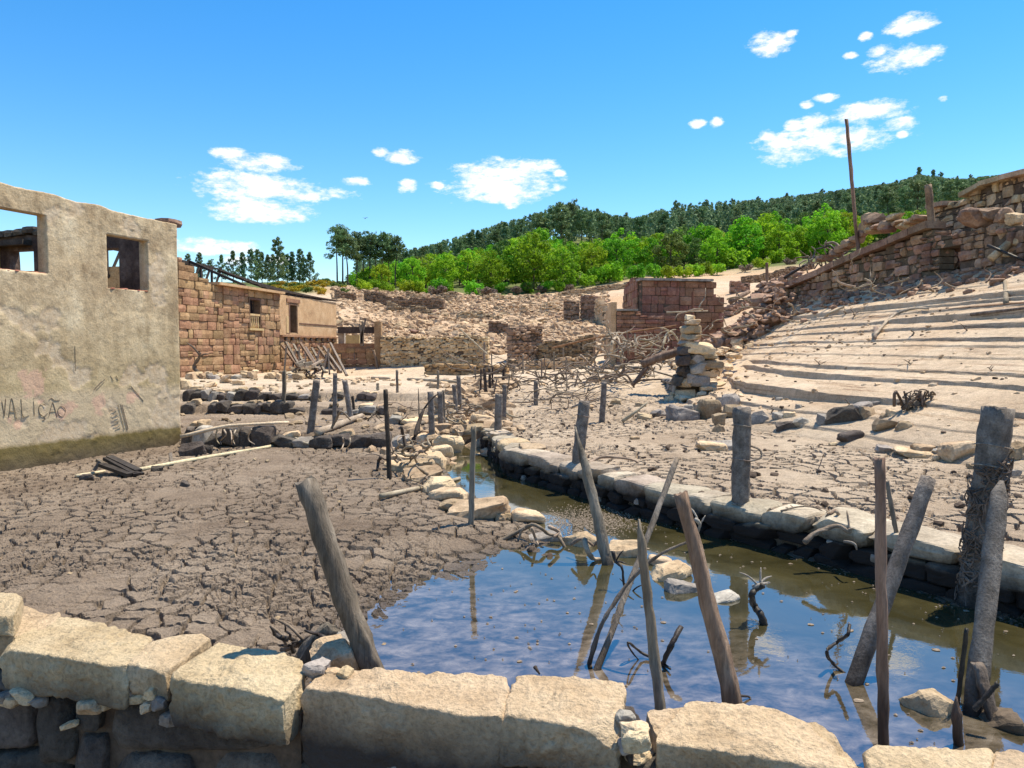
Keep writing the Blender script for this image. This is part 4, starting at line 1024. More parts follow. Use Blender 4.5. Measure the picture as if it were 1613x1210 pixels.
for row, zc in ((0, .17), (1, .02), (2, -.13)):
    s = rng.uniform(0, .2)
    while s < cum[-1] - .3:
        wd = rng.uniform(.22, .55); c = bpt(s + wd / 2); an = btan(s + wd / 2); n = Vector((-math.sin(an), math.cos(an)))
        if n.x < 0: n = -n
        q = c + n * rng.uniform(.16, .24)
        place('stone', rng.choice(CAPM), M['bank'], bank, (q.x, q.y, zc + rng.uniform(-.02, .02)), (wd - .02, .4, rng.uniform(.13, .19)), an + rng.uniform(-.1, .1))
        s += wd
for i in range(14):       # pale hanging lime and chinks
    s = rng.uniform(0, cum[-1]); c = bpt(s); an = btan(s)
    place('chink_stone', rng.choice(FINE), M['grey'], bank, (c.x + .02, c.y, rng.uniform(.02, .26)), (.09, .07, .07), an)

# ------------------------------------------------------------------ rocks lying singly
ROCKN = [0]
def rock(u, v, wpx, hpx, mat, label, group=None, name='rock', variants=None, dep=None, rz=None, cat='rock', z=None, sink=.3):
    rng = random.Random(int(u * 7 + v * 13)); p = G(u, v + hpx / 2, z) if z is not None else T(u, v + hpx / 2)
    k = p.y / FPX; w_ = wpx * k; h = hpx * k * 1.25
    me = rng.choice(variants or FINE)
    o = place(name, me, M[mat], None, (p.x, p.y + w_ * .2, p.z + h * (.5 - sink)), (w_ * 1.08, (dep or w_ * rng.uniform(.6, .9)), h), rng.uniform(-.5, .5) if rz is None else rz, rng.uniform(-.15, .15), rng.uniform(-.2, .2))
    o.data = o.data
    tag(o, label, cat, group); return o
GB = 'stones edging the channel on the house side'
for (u, v, w_, h) in ((640, 722, 44, 16), (625, 735, 34, 14), (652, 735, 50, 22), (664, 748, 50, 20), (690, 765, 42, 24), (706, 780, 48, 18), (752, 802, 76, 24), (712, 796, 36, 16), (800, 813, 26, 10), (832, 814, 42, 16), (790, 814, 16, 9), (676, 724, 40, 24), (696, 712, 28, 20), (705, 697, 40, 18), (640, 700, 34, 14), (662, 690, 34, 15), (724, 690, 46, 16), (745, 688, 40, 14), (735, 668, 36, 14), (760, 660, 30, 12), (720, 655, 26, 12), (712, 668, 30, 14)):
    lb = {752: 'largest flat-topped boulder in the channel edge row, behind the slim dark stake', 832: 'flat pale boulder at the pool end of the channel edge row', 800: 'small stone beside the flat boulder at the pool end of the row', 790: 'smallest stone wedged in the pool end of the channel edge row', 706: 'pale boulder touching the end of the long board', 690: 'upright boulder gripped by roots above the long board', 745: 'pale slab crossing the narrow channel head', 724: 'broad pale slab beside the slab at the narrow channel head'}.get(u)
    rock(u, v, w_, h, 'rubblestone' if u % 3 else 'cap', lb or 'sunlit pale boulder in the row edging the channel on the mud flat side', None if lb else GB, dep=None)
GP = 'muddy rocks standing in the pool'
for (u, v, w_, h, l) in ((915, 850, 46, 26, 'rounded muddy rock tangled in roots at the pool edge'), (858, 848, 44, 16, 'flat pale rock under the arching root at the pool edge'), (988, 866, 48, 28, 'big rounded brown rock behind the pointed spar in the pool'), (1040, 885, 30, 18, 'small brown rock in the water behind the tall plank'),
                         (1058, 903, 56, 26, 'broad mud-brown rock in the water beside the thick leaning post'), (1078, 925, 46, 24, 'wet pale-topped rock in the water against the thick leaning post'), (1140, 945, 44, 15, 'low pale rock awash beside the thick leaning post'), (1468, 1108, 62, 42, 'mud-crusted rock in the pool by the leaning boards'), (1590, 1140, 60, 30, 'dark wet rock behind the leaning board in the pool'), (1512, 948, 30, 10, 'flat wet stone at the foot of the bank wall')):
    rock(u, v, w_, h, 'grey' if 'pale' in l else 'core' if 'brown' not in l and 'mud' not in l else 'rubblestone', l, None, z=-.03, sink=.35)
GS = 'loose stones at the foot of the bare slope'
for (u, v, w_, h) in ((1078, 650, 42, 22), (1117, 643, 27, 30), (1150, 630, 26, 20), (1155, 645, 24, 16), (1200, 656, 30, 20), (1135, 660, 20, 20), (1133, 674, 16, 13), (1090, 640, 22, 12), (1060, 645, 18, 10), (1040, 650, 22, 10), (1015, 655, 20, 9), (1228, 654, 18, 10), (1245, 652, 16, 9), (1302, 660, 24, 15), (1358, 641, 28, 13), (1367, 649, 20, 17), (1382, 636, 12, 8), (1405, 650, 12, 13), (1266, 664, 24, 12), (1399, 669, 34, 17), (1425, 670, 19, 14), (1457, 705, 28, 13), (1443, 714, 45, 10), (1400, 708, 28, 11), (1586, 705, 14, 16), (1605, 708, 22, 20), (1313, 699, 11, 5), (1480, 710, 14, 7), (1228, 628, 10, 5), (1535, 735, 16, 8), (1600, 745, 20, 10), (1260, 640, 10, 6), (1395, 655, 12, 7)):
    rock(u, v, w_, h, 'rubblestone' if u % 2 else 'grey', 'angular tan stone lying loose at the foot of the bare slope', GS, variants=ANG + FINE)
rock(1334, 653, 48, 25, 'dark', 'largest dark grey boulder at the foot of the bare slope', None, variants=FINE)
rock(1241, 670, 28, 12, 'dark', 'small flat dark stone on the cracked mud near the granite post', None)
rock(1343, 687, 30, 14, 'dark', 'rough dark clod on the cracked mud below the largest boulder', None)
rock(1513, 708, 40, 23, 'rubblestone', 'wedge shaped brown stone on the mud beside the tall granite post', None)
rock(1122, 703, 36, 13, 'rubblestone', 'low earthy stone on cracked mud beside the granite post with wires', None)
rock(1143, 702, 40, 14, 'grey', 'flat half buried stone touching the granite post with wires', None)
rock(1085, 697, 0.1 + 12, 5, 'cap', 'lone pebble on the mud between posts', None) if False else None
for (u, v, w_, h) in ((1010, 637, 14, 7), (972, 632, 16, 8), (925, 640, 16, 7), (1000, 690, 12, 5), (810, 700, 40, 14), (838, 706, 34, 12), (790, 700, 26, 16), (795, 712, 30, 16)):
    rock(u, v, w_, h, 'rubblestone', 'pale stone lying on the mud beyond the channel head', 'stones beyond the channel head')
rock(291, 762, 12, 10, 'dark', 'small dark stone alone on the mud flat near the plastered ruin', None)
for (u, v, w_, h, l) in ((300, 708, 30, 20, 'dark slab leaning at the corner of the plastered ruin'), (325, 707, 16, 12, 'small slab beside the corner of the plastered ruin'), (135, 752, 16, 10, 'dark lump beside the black board heap'), (246, 738, 14, 8, 'dark lump beside the bleached pole on the mud')):
    rock(u, v, w_, h, 'dark', l, None)

# ------------------------------------------------------------------ low terrace walls on the mud flat
def terrace(label, us, vb, hpx, mat, seed, wpx, piece='stone'):
    rng = random.Random(seed); p0 = T(us[0], vb); t_ = thing('terrace_wall', label, 'stone wall', p0); u = us[0]
    while u < us[1]:
        w_ = rng.uniform(.6, 1.5) * wpx; b_ = T(u + w_ / 2, vb + rng.uniform(-1, 1)); k = b_.y / FPX
        if rng.random() > .06:
            h = hpx * k * rng.uniform(.7, 1.3)
            place(piece, rng.choice(CAPM), M[mat] if rng.random() > .25 else M['grey'], t_, (b_.x, b_.y + .12, b_.z + h * .42), (w_ * k * .98, .42, h), rng.uniform(-.1, .1), rng.uniform(-.1, .1), rng.uniform(-.12, .12))
            if rng.random() < .55: place(piece, rng.choice(CAPM), M['rubblestone'], t_, (b_.x + rng.uniform(-.1, .1), b_.y + .3, b_.z + h * .95), (w_ * k * .7, .3, h * .5), rng.uniform(-.4, .4), 0, rng.uniform(-.15, .15))
        u += w_
terrace('dark low terrace wall with white roots near the plastered ruin', (290, 425), 703, 26, 'dark', 51, 20)
terrace('low dark terrace wall under the fallen log', (428, 618), 705, 18, 'dark', 52, 24)
terrace('dark stone terrace step above the small mud patch', (286, 450), 650, 16, 'dark', 53, 17)
terrace('broken terrace step between the leaning fence posts', (452, 610), 651, 9, 'dark', 54, 20)
terrace('upper dark terrace step below the stone house', (290, 442), 631, 16, 'dark', 55, 15)
terrace('scattered stone step beside the thin fence posts', (446, 600), 628, 8, 'dark', 56, 16)
terrace('pale rubble kerb in front of the stone house', (286, 470), 597, 9, 'rubblestone', 57, 11)
terrace('stone lip along the dry ditch', (612, 700), 668, 10, 'rubblestone', 58, 17)

# ------------------------------------------------------------------ dry-stone end pier beside the slope
pier = thing('dry_stone_pier', 'crumbling dry stone wall end topped with stacked loose slabs at the slope edge', 'stone wall', T(1085, 604))
rng = random.Random(61); D1 = 22.0
for (u, v, w_, h, m_) in ((1087, 500, 13, 9, 'rubblestone'), (1090, 508, 18, 8, 'rubblestone'), (1087, 519, 22, 13, 'ruin_tan'), (1089, 530, 25, 10, 'ruin_tan'), (1084, 540, 20, 11, 'grey'), (1098, 548, 36, 17, 'cap'), (1112, 553, 20, 12, 'cap'), (1094, 565, 20, 15, 'grey'), (1118, 562, 18, 9, 'rubblestone'), (1077, 553, 16, 13, 'dark'), (1075, 568, 18, 15, 'dark'), (1099, 580, 22, 16, 'grey'), (1118, 574, 34, 12, 'rubblestone'), (1078, 585, 20, 17, 'dark'), (1092, 596, 22, 15, 'grey'), (1100, 600, 24, 16, 'grey'), (1078, 602, 14, 14, 'rubblestone'), (1068, 598, 14, 18, 'dark'), (1110, 590, 26, 12, 'rubblestone'), (1124, 586, 18, 10, 'rubblestone'), (1128, 606, 26, 8, 'rubblestone'), (1116, 612, 22, 8, 'rubblestone')):
    p = P(u, v, D1 + rng.uniform(-.1, .15)); k = D1 / FPX
    place('slab', rng.choice(CAPM + ANG[:4]), M[m_], pier, (p.x, p.y, p.z), (w_ * k * 1.12, .55, h * k * 1.02), rng.uniform(-.2, .2), 0, rng.uniform(-.08, .08))
cl = MB(); q0 = P(1070, 600, D1 + .35); q1 = P(1112, 545, D1 + .35)
cl.box(((q0.x + q1.x) / 2, D1 + .4, (q0.z + q1.z) / 2 - .2), (q1.x - q0.x - .1, .5, q1.z - q0.z + .3)); cl.build('packing', M['core'], pier)
masonry(link('return_wall', None, pier), (P(1072, 600, D1 + .3).x, D1 + 8), (P(1072, 600, D1 + .3).x + .1, D1 + .4), .3, lambda s: .75 + s * .06, .5, .24, .32, M['grey'], 62, variants=ROUGH)

# ------------------------------------------------------------------ ruined wall along the crest of the slope
WA = Vector((12.62, 34.6)); WB = Vector((14.75, 20.0))
crest = thing('crest_ruin', 'russet fieldstone ruin with a long sloping coping along the slope crest', 'ruin', (13.5, 28, 4.3))
def on_crest(u):
    r = (u - CX) / FPX; d = WB - WA; t = (r * WA.y - WA.x) / (d.x - r * d.y); return t
CLn = (WB - WA).length
def top_at(pairs):
    us = [on_crest(u) * CLn for u, v in pairs]; zs = [P(u, v, (WA + (WB - WA) * on_crest(u)).y).z for u, v in pairs]
    return lambda s: float(np.interp(s, us, zs))
cope = top_at([(1233, 458), (1473, 356), (1480, 366), (1500, 366), (1530, 358), (1560, 350), (1590, 352), (1640, 350)])
foot = top_at([(1233, 476), (1340, 455), (1460, 432), (1613, 412)])
cw = link('lower_wall', None, crest)
masonry_irr(cw, WA, WB, lambda s: foot(s) - .5, lambda s: cope(s) - .12, .6, .27, .40, M['ruin'], 71, [(CLn * on_crest(1487), CLn * on_crest(1520), 4.5, 5.35)], variants=ROUGH + ANG[:3], gap=.03, rough=.09)
e_ = (WB - WA).normalized(); nw = Vector((e_.y, -e_.x))
for (u0, v0, u1, v1) in ((1240, 450, 1300, 426), (1301, 425, 1326, 413), (1327, 413, 1352, 402), (1353, 401, 1412, 377), (1413, 376, 1445, 363), (1446, 362, 1474, 351)):
    a_ = WA + (WB - WA) * on_crest(u0); b_ = WA + (WB - WA) * on_crest(u1); pa = P(u0, v0 + 3, a_.y); pb = P(u1, v1 + 3, b_.y)
    m_ = MB(); m_.beam(pa, pb, .75, .24); m_.build('coping_beam', M['ruin'], crest)
UA = Vector((P(1474, 330, 28.5).x, 28.5)); UB = Vector((P(1640, 330, 23.5).x, 23.5))
def up_at(pairs):
    d = UB - UA; L_ = d.length; ss, zs = [], []
    for u, v in pairs:
        r = (u - CX) / FPX; t = (r * UA.y - UA.x) / (d.x - r * d.y); ss.append(t * L_); zs.append(P(u, v, (UA + d * t).y).z)
    return lambda s: float(np.interp(s, ss, zs))
utop = up_at([(1474, 326), (1500, 320), (1527, 314), (1534, 300), (1556, 291), (1600, 277), (1640, 266)])
uw = link('upper_wall', None, crest)
masonry_irr(uw, UA, UB, 4.6, utop, .6, .26, .38, M['ruin_tan'], 72, variants=ROUGH + ANG[:3], gap=.03, rough=.08)
for (u0, v0, u1, v1) in ((1473, 326, 1500, 320), (1526, 308, 1556, 292), (1557, 290, 1590, 281), (1591, 280, 1640, 268)):
    ra, rb = [(u - CX) / FPX for u in (u0, u1)]; d = UB - UA; ta, tb = [(r * UA.y - UA.x) / (d.x - r * d.y) for r in (ra, rb)]
    m_ = MB(); m_.beam(P(u0, v0, (UA + d * ta).y), P(u1, v1, (UA + d * tb).y), .8, .16); m_.build('coping_beam', M['ruin_tan'], crest)
rng = random.Random(74)
for (u, v, w_, h, mm) in ((1545, 345, 52, 26, 'ruin'), (1562, 338, 30, 18, 'ruin'), (1582, 340, 20, 20, 'ruin'), (1600, 345, 22, 18, 'ruin_tan'), (1590, 365, 26, 20, 'ruin_tan'), (1605, 380, 24, 22, 'ruin_tan'), (1578, 358, 30, 16, 'ruin'), (1597, 398, 26, 16, 'cap'), (1580, 402, 30, 14, 'rubblestone'), (1565, 408, 26, 12, 'rubblestone')):
    r = (u - CX) / FPX; t = on_crest(u); yy = (WA + (WB - WA) * t).y + .1; p = P(u, v, yy); k = yy / FPX
    place('fallen_stone', rng.choice(FINE), M[mm], crest, (p.x, p.y, p.z), (w_ * k, .5, h * k), rng.uniform(-.3, .3), 0, rng.uniform(-.2, .2))
for (u, v, w_, h) in ((1368, 352, 14, 26), (1378, 344, 26, 14), (1362, 358, 10, 14), (1385, 356, 24, 9), (1400, 352, 22, 10), (1418, 350, 20, 9), (1410, 342, 18, 8), (1440, 350, 22, 8), (1450, 343, 20, 8), (1360, 368, 14, 10), (1380, 364, 24, 8), (1340, 384, 22, 12), (1352, 378, 18, 12), (1330, 392, 18, 10), (1318, 398, 18, 10), (1300, 408, 20, 9), (1400, 362, 20, 10), (1425, 358, 18, 8)):
    t = on_crest(u); yy = (WA + (WB - WA) * t).y + .9; p = P(u, v, yy); k = yy / FPX
    place('fallen_stone', rng.choice(ANG), M['ruin'] if u % 3 else M['ruin_tan'], crest, (p.x, p.y, p.z), (w_ * k * 1.1, .6, h * k * 1.1), rng.uniform(-.3, .3), 0, rng.uniform(-.15, .15))
# rubble heaps behind the coping, down to the valley
def heap_stuff(name, label, n, sampler, sizes, mat, seed, variants=ANG, flat=.75, cat='rubble', parent=None):
    rng = random.Random(seed); vl, fl, off = [], [], 0; P_ = [sampler(rng) for _ in range(n)]
    zz = terrain(np.array([p[0] for p in P_]), np.array([p[1] for p in P_]))
    for (p, z) in zip(P_, zz):
        s_ = rng.uniform(*sizes) * (1 if rng.random() < .8 else 1.5)
        ez = p[2] if len(p) > 2 else 0
        Mx = Matrix.Translation((p[0], p[1], z + ez + s_ * .15)) @ Matrix.Rotation(rng.uniform(0, 6.3), 4, 'Z') @ Matrix.Rotation(rng.uniform(-.6, .6), 4, 'X') @ Matrix.Diagonal((s_ * rng.uniform(.8, 1.5), s_, s_ * flat * rng.uniform(.6, 1.1), 1))
        off = add_inst(vl, fl, rng.choice(variants), Mx, off)
    o = link(name, mesh_np(name, np.concatenate(vl), np.concatenate(fl), False), parent, mat)
    if parent is None: tag(o, label, cat, None, 'stuff')
    else: o['kind'] = 'stuff'
    return o
def crest_s(r):
    t = r.random(); p = WA + (WB - WA) * (t * .72) + Vector((1, .15)) * r.uniform(.5, 2.6); return (p.x, p.y, max(0, (cope(t * .72 * CLn) - 4.6)) * r.uniform(.2, .92))
heap_stuff('rubble', 'heaped broken russet stones filling the ground behind the sloping coping', 900, crest_s, (.16, .42), M['ruin'], 75)
def tail_s(r):
    k = r.random(); u = 1080 + 160 * k + r.uniform(-14, 14); d = r.uniform(34, 40) - 3 * k; x = (u - CX) / FPX * d; return (x, d, r.random() ** 2 * (.3 + 1.0 * k))
heap_stuff('rubble', 'tumbled stone and timber scree between the red barn and the crest ruin', 750, tail_s, (.14, .4), M['ruin'], 76)

# ------------------------------------------------------------------ dry-stone field walls and stone chaos of the drowned village
def fieldwall(label, u0, v0, d0, u1, v1, d1, h, mat, seed, ragged=.35, cs=.22, cat='stone wall', name='field_wall'):
    a_ = P(u0, v0, d0); b_ = P(u1, v1, d1); L_ = (b_.xy - a_.xy).length
    r = thing(name, label, cat, (a_.x, a_.y, terr1(a_.x, a_.y)))
    za, zb = terr1(a_.x, a_.y), terr1(b_.x, b_.y)
    def tp(s): k = s / L_; return za + (zb - za) * k + h * (1 + ragged * 1.6 * float(fbm2(np.array([s * .6 + seed]), np.array([seed * 1.3]), seed, 3)[0]))
    masonry(r, a_.xy, b_.xy, lambda s: za + (zb - za) * s / L_ - .3, tp, .6, cs, cs * 1.5, M[mat], seed, variants=ROUGH, gap=-.01, joined='stones', rough=.08)
fieldwall('tall dry stone retaining wall across the valley floor beyond the fence posts', 602, 575, 45, 770, 577, 44, 1.75, 'rubble_far', 81, .12, .16)
fieldwall('darker dry stone gable stub beside the dead bushes', 803, 575, 46, 850, 572, 47.5, 1.8, 'ruin', 82, .25, .17)
fieldwall('ragged dry stone wall running from the gable stub to the driftwood', 850, 575, 47, 935, 572, 46, 1.3, 'rubble_far', 83, .4, .17)
fieldwall('low front wall of big brown stones before the retaining wall', 672, 582, 40, 800, 586, 38.5, .55, 'house', 84, .3)
fieldwall('low sunlit kerb wall beyond the dead bushes', 800, 584, 41, 925, 580, 42, .5, 'rubblestone', 85, .3)
fieldwall('brown stone ruin front with a doorway gap high in the rubble', 888, 500, 72, 912, 500, 72, 2.0, 'ruin', 86, .3)
fieldwall('brown ruin side wall standing beyond the doorway gap in the rubble', 918, 500, 72, 942, 497, 70, 2.1, 'ruin', 87, .2)
fieldwall('sunlit gable edge of the small ruin in the rubble', 942, 499, 70, 955, 505, 64, 1.9, 'rubblestone', 88, .3)
fieldwall('long red earth bank wall at the head of the rubble field', 575, 484, 84, 700, 486, 82, 1.1, 'ruin', 89, .4)
fieldwall('low red wall remnant below the yellow gorse', 528, 478, 76, 560, 478, 77, 1.0, 'ruin', 90, .3)
fieldwall('stone pile wall midway up the rubble field', 770, 528, 60, 800, 530, 60, .8, 'ruin', 91, .5)
fieldwall('thin field wall on the ochre terrace beside the red barn', 1144, 500, 60, 1200, 476, 64, .9, 'ruin', 92, .5)
fieldwall('short russet wall stub on the ochre field above the barn', 1150, 464, 78, 1180, 462, 78, .9, 'ruin', 93, .5)
fieldwall('crumbled field wall below the tree line above the barn', 1170, 446, 92, 1280, 420, 104, .7, 'ruin', 94, .5)
fieldwall('low field wall just under the spring-green trees', 880, 470, 104, 1000, 455, 104, .7, 'rubblestone', 95, .5)
fieldwall('russet gable stub standing behind the scree by the pale field', 1196, 470, 54, 1262, 448, 52, 1.5, 'ruin', 96, .4)
for (u0, v0, u1, d, l) in ((610, 500, 680, 74, 'broken field wall low in the stone chaos'), (720, 505, 790, 72, 'tumbled field wall in the middle of the stone chaos'), (820, 490, 880, 80, 'broken wall line beside the small doorway ruin'), (640, 470, 720, 98, 'faint wall line high in the stone chaos'), (760, 470, 850, 100, 'highest broken wall line below the shrubs')):
    fieldwall(l, u0, v0, d, u1, v0, d + 2, .7, 'rubblestone', int(u0), .8)
def chaos_s(r):
    d = math.exp(r.uniform(math.log(49), math.log(112))); u = r.uniform(525, 960); x = (u - CX) / FPX * d; return (x, d)
heap_stuff('rubble', 'wide field of tumbled pale building stones below the tree line', 7000, chaos_s, (.12, .42), M['rubble_far'], 101, flat=1.0)
GC = 'bigger stones in the rubble field'
rng = random.Random(103)
pts = [chaos_s(rng) for _ in range(190)]; zz = terrain(np.array([p[0] for p in pts]), np.array([p[1] for p in pts]))
for p, z in zip(pts, zz):
    s_ = rng.uniform(.4, .85)
    o = place('building_stone', rng.choice(ANG), M['rubble_far'] if rng.random() < .75 else M['ruin'], None, (p[0], p[1], z + s_ * .12), (s_ * rng.uniform(1, 1.7), s_, s_ * .6), rng.uniform(0, 3), rng.uniform(-.3, .3), rng.uniform(-.3, .3))
    tag(o, 'large tumbled building stone in the rubble field below the trees', 'stone', GC)
def valley_s(r):
    d = r.uniform(24, 45); u = r.uniform(540, 960); return ((u - CX) / FPX * d, d)
heap_stuff('rubble', 'small stones strewn over the pale valley floor', 160, valley_s, (.06, .2), M['rubblestone'], 105)
def terr_s(r):
    d = r.uniform(15.5, 33); u = r.uniform(285, 620); return ((u - CX) / FPX * d, d)
heap_stuff('rubble', 'small stones strewn over the low terraces before the stone house', 150, terr_s, (.04, .15), M['rubblestone'], 106)
def ditch_s(r):
    y = r.uniform(13.5, 30); return (-1.15 + .02 * (y - 18) + r.gauss(0, .55), y)
heap_stuff('rubble', 'stones spilled along the dry ditch between the fence post rows', 420, ditch_s, (.07, .30), M['rubblestone'], 107)
def slope_s(r):
    y = r.uniform(9, 34); t = r.random(); x = polyx(TOE, np.array([y]))[0] + t * (polyx(TOP, np.array([y]))[0] - polyx(TOE, np.array([y]))[0]); return (x, y)
heap_stuff('pebbles', 'small stones and clods dotted over the bare shoreline slope', 900, slope_s, (.02, .09), M['rubblestone'], 108, cat='pebbles')
def foot_s(r):
    t = r.random(); p = WA + (WB - WA) * t - Vector((1, .1)) * abs(r.gauss(.25, .7)); return (p.x, p.y)
heap_stuff('rubble', 'broken stone spilled along the foot of the crest ruin', 420, foot_s, (.06, .26), M['ruin'], 112)
def edge_s(r):
    y = r.uniform(21.5, 33); return (float(toe_x(np.array([y]))[0]) + abs(r.gauss(0, .9)) - .2, y)
heap_stuff('rubble', 'broken stone along the edge of the slope behind the pier', 300, edge_s, (.08, .32), M['rubblestone'], 113)
def flat_s(r):
    return ((r.uniform(-100, 700) - CX) / FPX * (d := r.uniform(5, 15)), d)
heap_stuff('pebbles', 'bits of stone and shell lying on the dark mud flat', 55, flat_s, (.015, .05), M['rubblestone'], 109, cat='pebbles')
def mudr_s(r):
    d = r.uniform(6.5, 22); u = r.uniform(800, 1640); return ((u - CX) / FPX * d, d)
heap_stuff('pebbles', 'small clods lying on the cracked mud beyond the channel', 260, mudr_s, (.02, .08), M['core'], 110, cat='pebbles')
GH = 'pale stones piled at the plastered ruin corner terrace'
for (u, v, w_, h) in ((292, 582, 20, 16), (300, 592, 14, 8), (288, 605, 22, 18), (308, 612, 16, 8), (330, 606, 18, 8), (300, 620, 14, 7), (345, 615, 16, 7), (375, 603, 16, 8), (410, 622, 14, 8), (430, 612, 12, 7), (355, 600, 14, 7)):
    rock(u, v, w_, h, 'rubblestone', 'pale block strewn on the terrace before the stone house', GH, variants=ANG)
# ------------------------------------------------------------------ posts and stakes
def shaft(name, base, top, r0, r1, mat, parent, n=9, kind='wood', seed=0, bury=.3, tip=None, flat=1.0, bow=0.0):
    """a weathered post: ridged, uneven, tapered, its foot sunk into the ground"""
    rng = np.random.RandomState(seed); b = np.array(base, float); t = np.array(top, float); ax = t - b; L = np.linalg.norm(ax); ax /= L; r0 *= .86 if kind == 'square' else .92; r1 *= .86 if kind == 'square' else .92
    b = b - ax * bury; L += bury; m = 20
    ref = np.array([1.0, 0, 0]) if abs(ax[0]) < .8 else np.array([0, 1.0, 0])
    s_ = np.cross(ax, ref); s_ /= np.linalg.norm(s_); q_ = np.cross(ax, s_); nn = 14 if kind != 'square' else 16
    prof = np.ones(nn)
    th = np.arange(nn) * 2 * np.pi / nn
    if kind == 'square': prof = 1 / (np.abs(np.cos(th - .4)) ** 5 + np.abs(np.sin(th - .4)) ** 5) ** .2
    else: prof = 1 + rng.uniform(-.2, .2, nn) - .35 * np.exp(-((th - rng.uniform(3.5, 5.5)) / .22) ** 2)
    V = []
    for i in range(m + 1):
        k = i / m; r = r0 + (r1 - r0) * k
        c = b + ax * L * k + s_ * bow * math.sin(math.pi * k) * L + (s_ * rng.normal() + q_ * rng.normal()) * r * (.03 if kind == 'square' else .08); r = r * (1 + (.018 if kind == 'square' else .05) * rng.normal())
        if tip and k > 1 - tip: r = r * max(.12, (1 - k) / tip) ** .7; 
        pr = prof * (1 + rng.uniform(-.05, .05, nn))
        for j in range(nn): 
            top_j = (ax * r * (.12 if kind == 'square' else .35) * rng.uniform(-1, 1) if i == m else 0)
            V.append(c + (s_ * math.cos(th[j]) * flat + q_ * math.sin(th[j])) * r * pr[j] + top_j)
    F = [(i * nn + j, i * nn + (j + 1) % nn, (i + 1) * nn + (j + 1) % nn, (i + 1) * nn + j) for i in range(m) for j in range(nn)]
    V.append(b); V.append(b + ax * L)
    tri = [(len(V) - 2, (j + 1) % nn, j) for j in range(nn)] + [(len(V) - 1, m * nn + j, m * nn + (j + 1) % nn) for j in range(nn)]
    me = bpy.data.meshes.new(name); me.from_pydata([tuple(p) for p in V], [], F + tri)
    me.polygons.foreach_set('use_smooth', np.array([True] * len(F) + [False] * len(tri))); me.update()
    return link(name, me, parent, mat)
def post(u0, v0, u1, v1, wpx, label, mat='wood', group=None, name='fence_post', kind='wood', d=None, dt=0.0, tip=None, taper=.85, flat=1.0, bow=0.0, cat='post', bury=.3):
    b = P(u0, v0, d) if d else T(u0, v0); t = P(u1, v1, b.y + dt); r = wpx / 2 * b.y / FPX
    o = shaft(name, b, t, r, r * taper, M[mat], None, kind=kind, seed=int(u0 * 3 + v0), tip=tip, flat=flat, bow=bow, bury=bury)
    tag(o, label, cat, group); return o, b, t, r
def ring(parent, c, ax, r, mat=None):
    m_ = MB(); ax = Vector(ax).normalized(); s_ = ax.cross(Vector((0, 1, .1))).normalized(); q_ = ax.cross(s_)
    m_.tube([Vector(c) + (s_ * math.cos(a) + q_ * math.sin(a)) * r + ax * .01 * math.sin(2 * a) for a in [i * math.pi / 8 for i in range(17)]], .006, 5); m_.build('wire', mat or M['wire'], parent)
# foreground and pool
# thick split log
r_ = thing('leaning_log_post', 'thick split grey log leaning over the mud behind the front wall', 'post', P(590, 1060, 4.28))
shaft('log', P(594, 1075, 4.28), P(480, 758, 4.24), .072, .066, M['wood'], r_, seed=5, bury=.35, bow=-.02)
shaft('split_flap', P(598, 1068, 4.24), P(556, 965, 4.2), .05, .035, M['wood'], r_, seed=6, bury=.1, tip=.3)
shaft('broken_top', P(492, 790, 4.3), P(489, 757, 4.27), .05, .03, M['wood_pale'], r_, seed=7, bury=.02, tip=.6)
post(742, 826, 746, 672, 11, 'slim dark stake standing on the mud flat by the channel boulders', 'wood')
post(613, 753, 607, 614, 8, 'thin dark stake on the mud flat before the root tangle', 'timber', bow=.01)
o, b, t, r = post(908, 745, 921, 632, 19, 'pale grey granite post behind the pointed spar', 'granitepost', kind='square', taper=.95); ring(o, b.lerp(t, .8), t - b, r * 1.1)
post(957, 893, 906, 672, 21, 'bent grey spar with sharp tip standing in the pool', 'wood', d=7.2, dt=.3, tip=.28, taper=.75, bow=-.03, name='pointed_spar')
o, b, t, r = post(1166, 803, 1169, 642, 27, 'squared granite post wrapped with wires on the channel bank', 'granitepost', kind='square', taper=.97, d=8.1)
for k in (.83, .5, .02): ring(o, b.lerp(t, max(k, .06)), t - b, r * 1.12)
m_ = MB(); q = b.lerp(t, .5); m_.tube(smoothpts([q + Vector((.08, -.05, -.02)), q + Vector((.2, -.05, .02)), q + Vector((.2, 0, .1)), q + Vector((.1, .1, .14))], 4), .012, 6); m_.build('wire', M['wire'], o)
post(935, 1070, 1067, 722, 12.5, 'long straight pole slanting across the pool', 'wood', d=4.75, dt=.8, name='slanting_pole', taper=.9)
post(1041, 1122, 1006, 818, 20, 'narrow sawn plank with pointed top standing behind the front wall', 'wood', d=4.05, dt=.05, tip=.1, flat=.6, taper=.8, name='plank_post')
post(1160, 1122, 1074, 777, 35, 'thick brown rotten post leaning behind the front wall', 'wood_brown', d=3.95, dt=.05, taper=.62, name='leaning_post')
post(1393, 1190, 1387, 722, 17.5, 'straight reddish brown round pole rising from the pool', 'wood_brown', d=3.72, taper=.95, name='round_pole')
post(1340, 1090, 1463, 753, 26, 'pebbly grey post leaning steeply out of the pool', 'granitepost', d=4.57, dt=.35, kind='square', taper=.92, name='leaning_post')
post(1415, 858, 1397, 758, 9, 'thin grey slat standing behind the round brown pole', 'wood', flat=.5, d=6.6)
o, b, t, r = post(1536, 935, 1571, 642, 47, 'massive granite post swathed in dead roots on the bank', 'granitepost', kind='square', d=6.0, taper=.95, name='granite_post', bury=.6)
for k in (.80, .69): ring(o, b.lerp(t, k), t - b, r * 1.1)
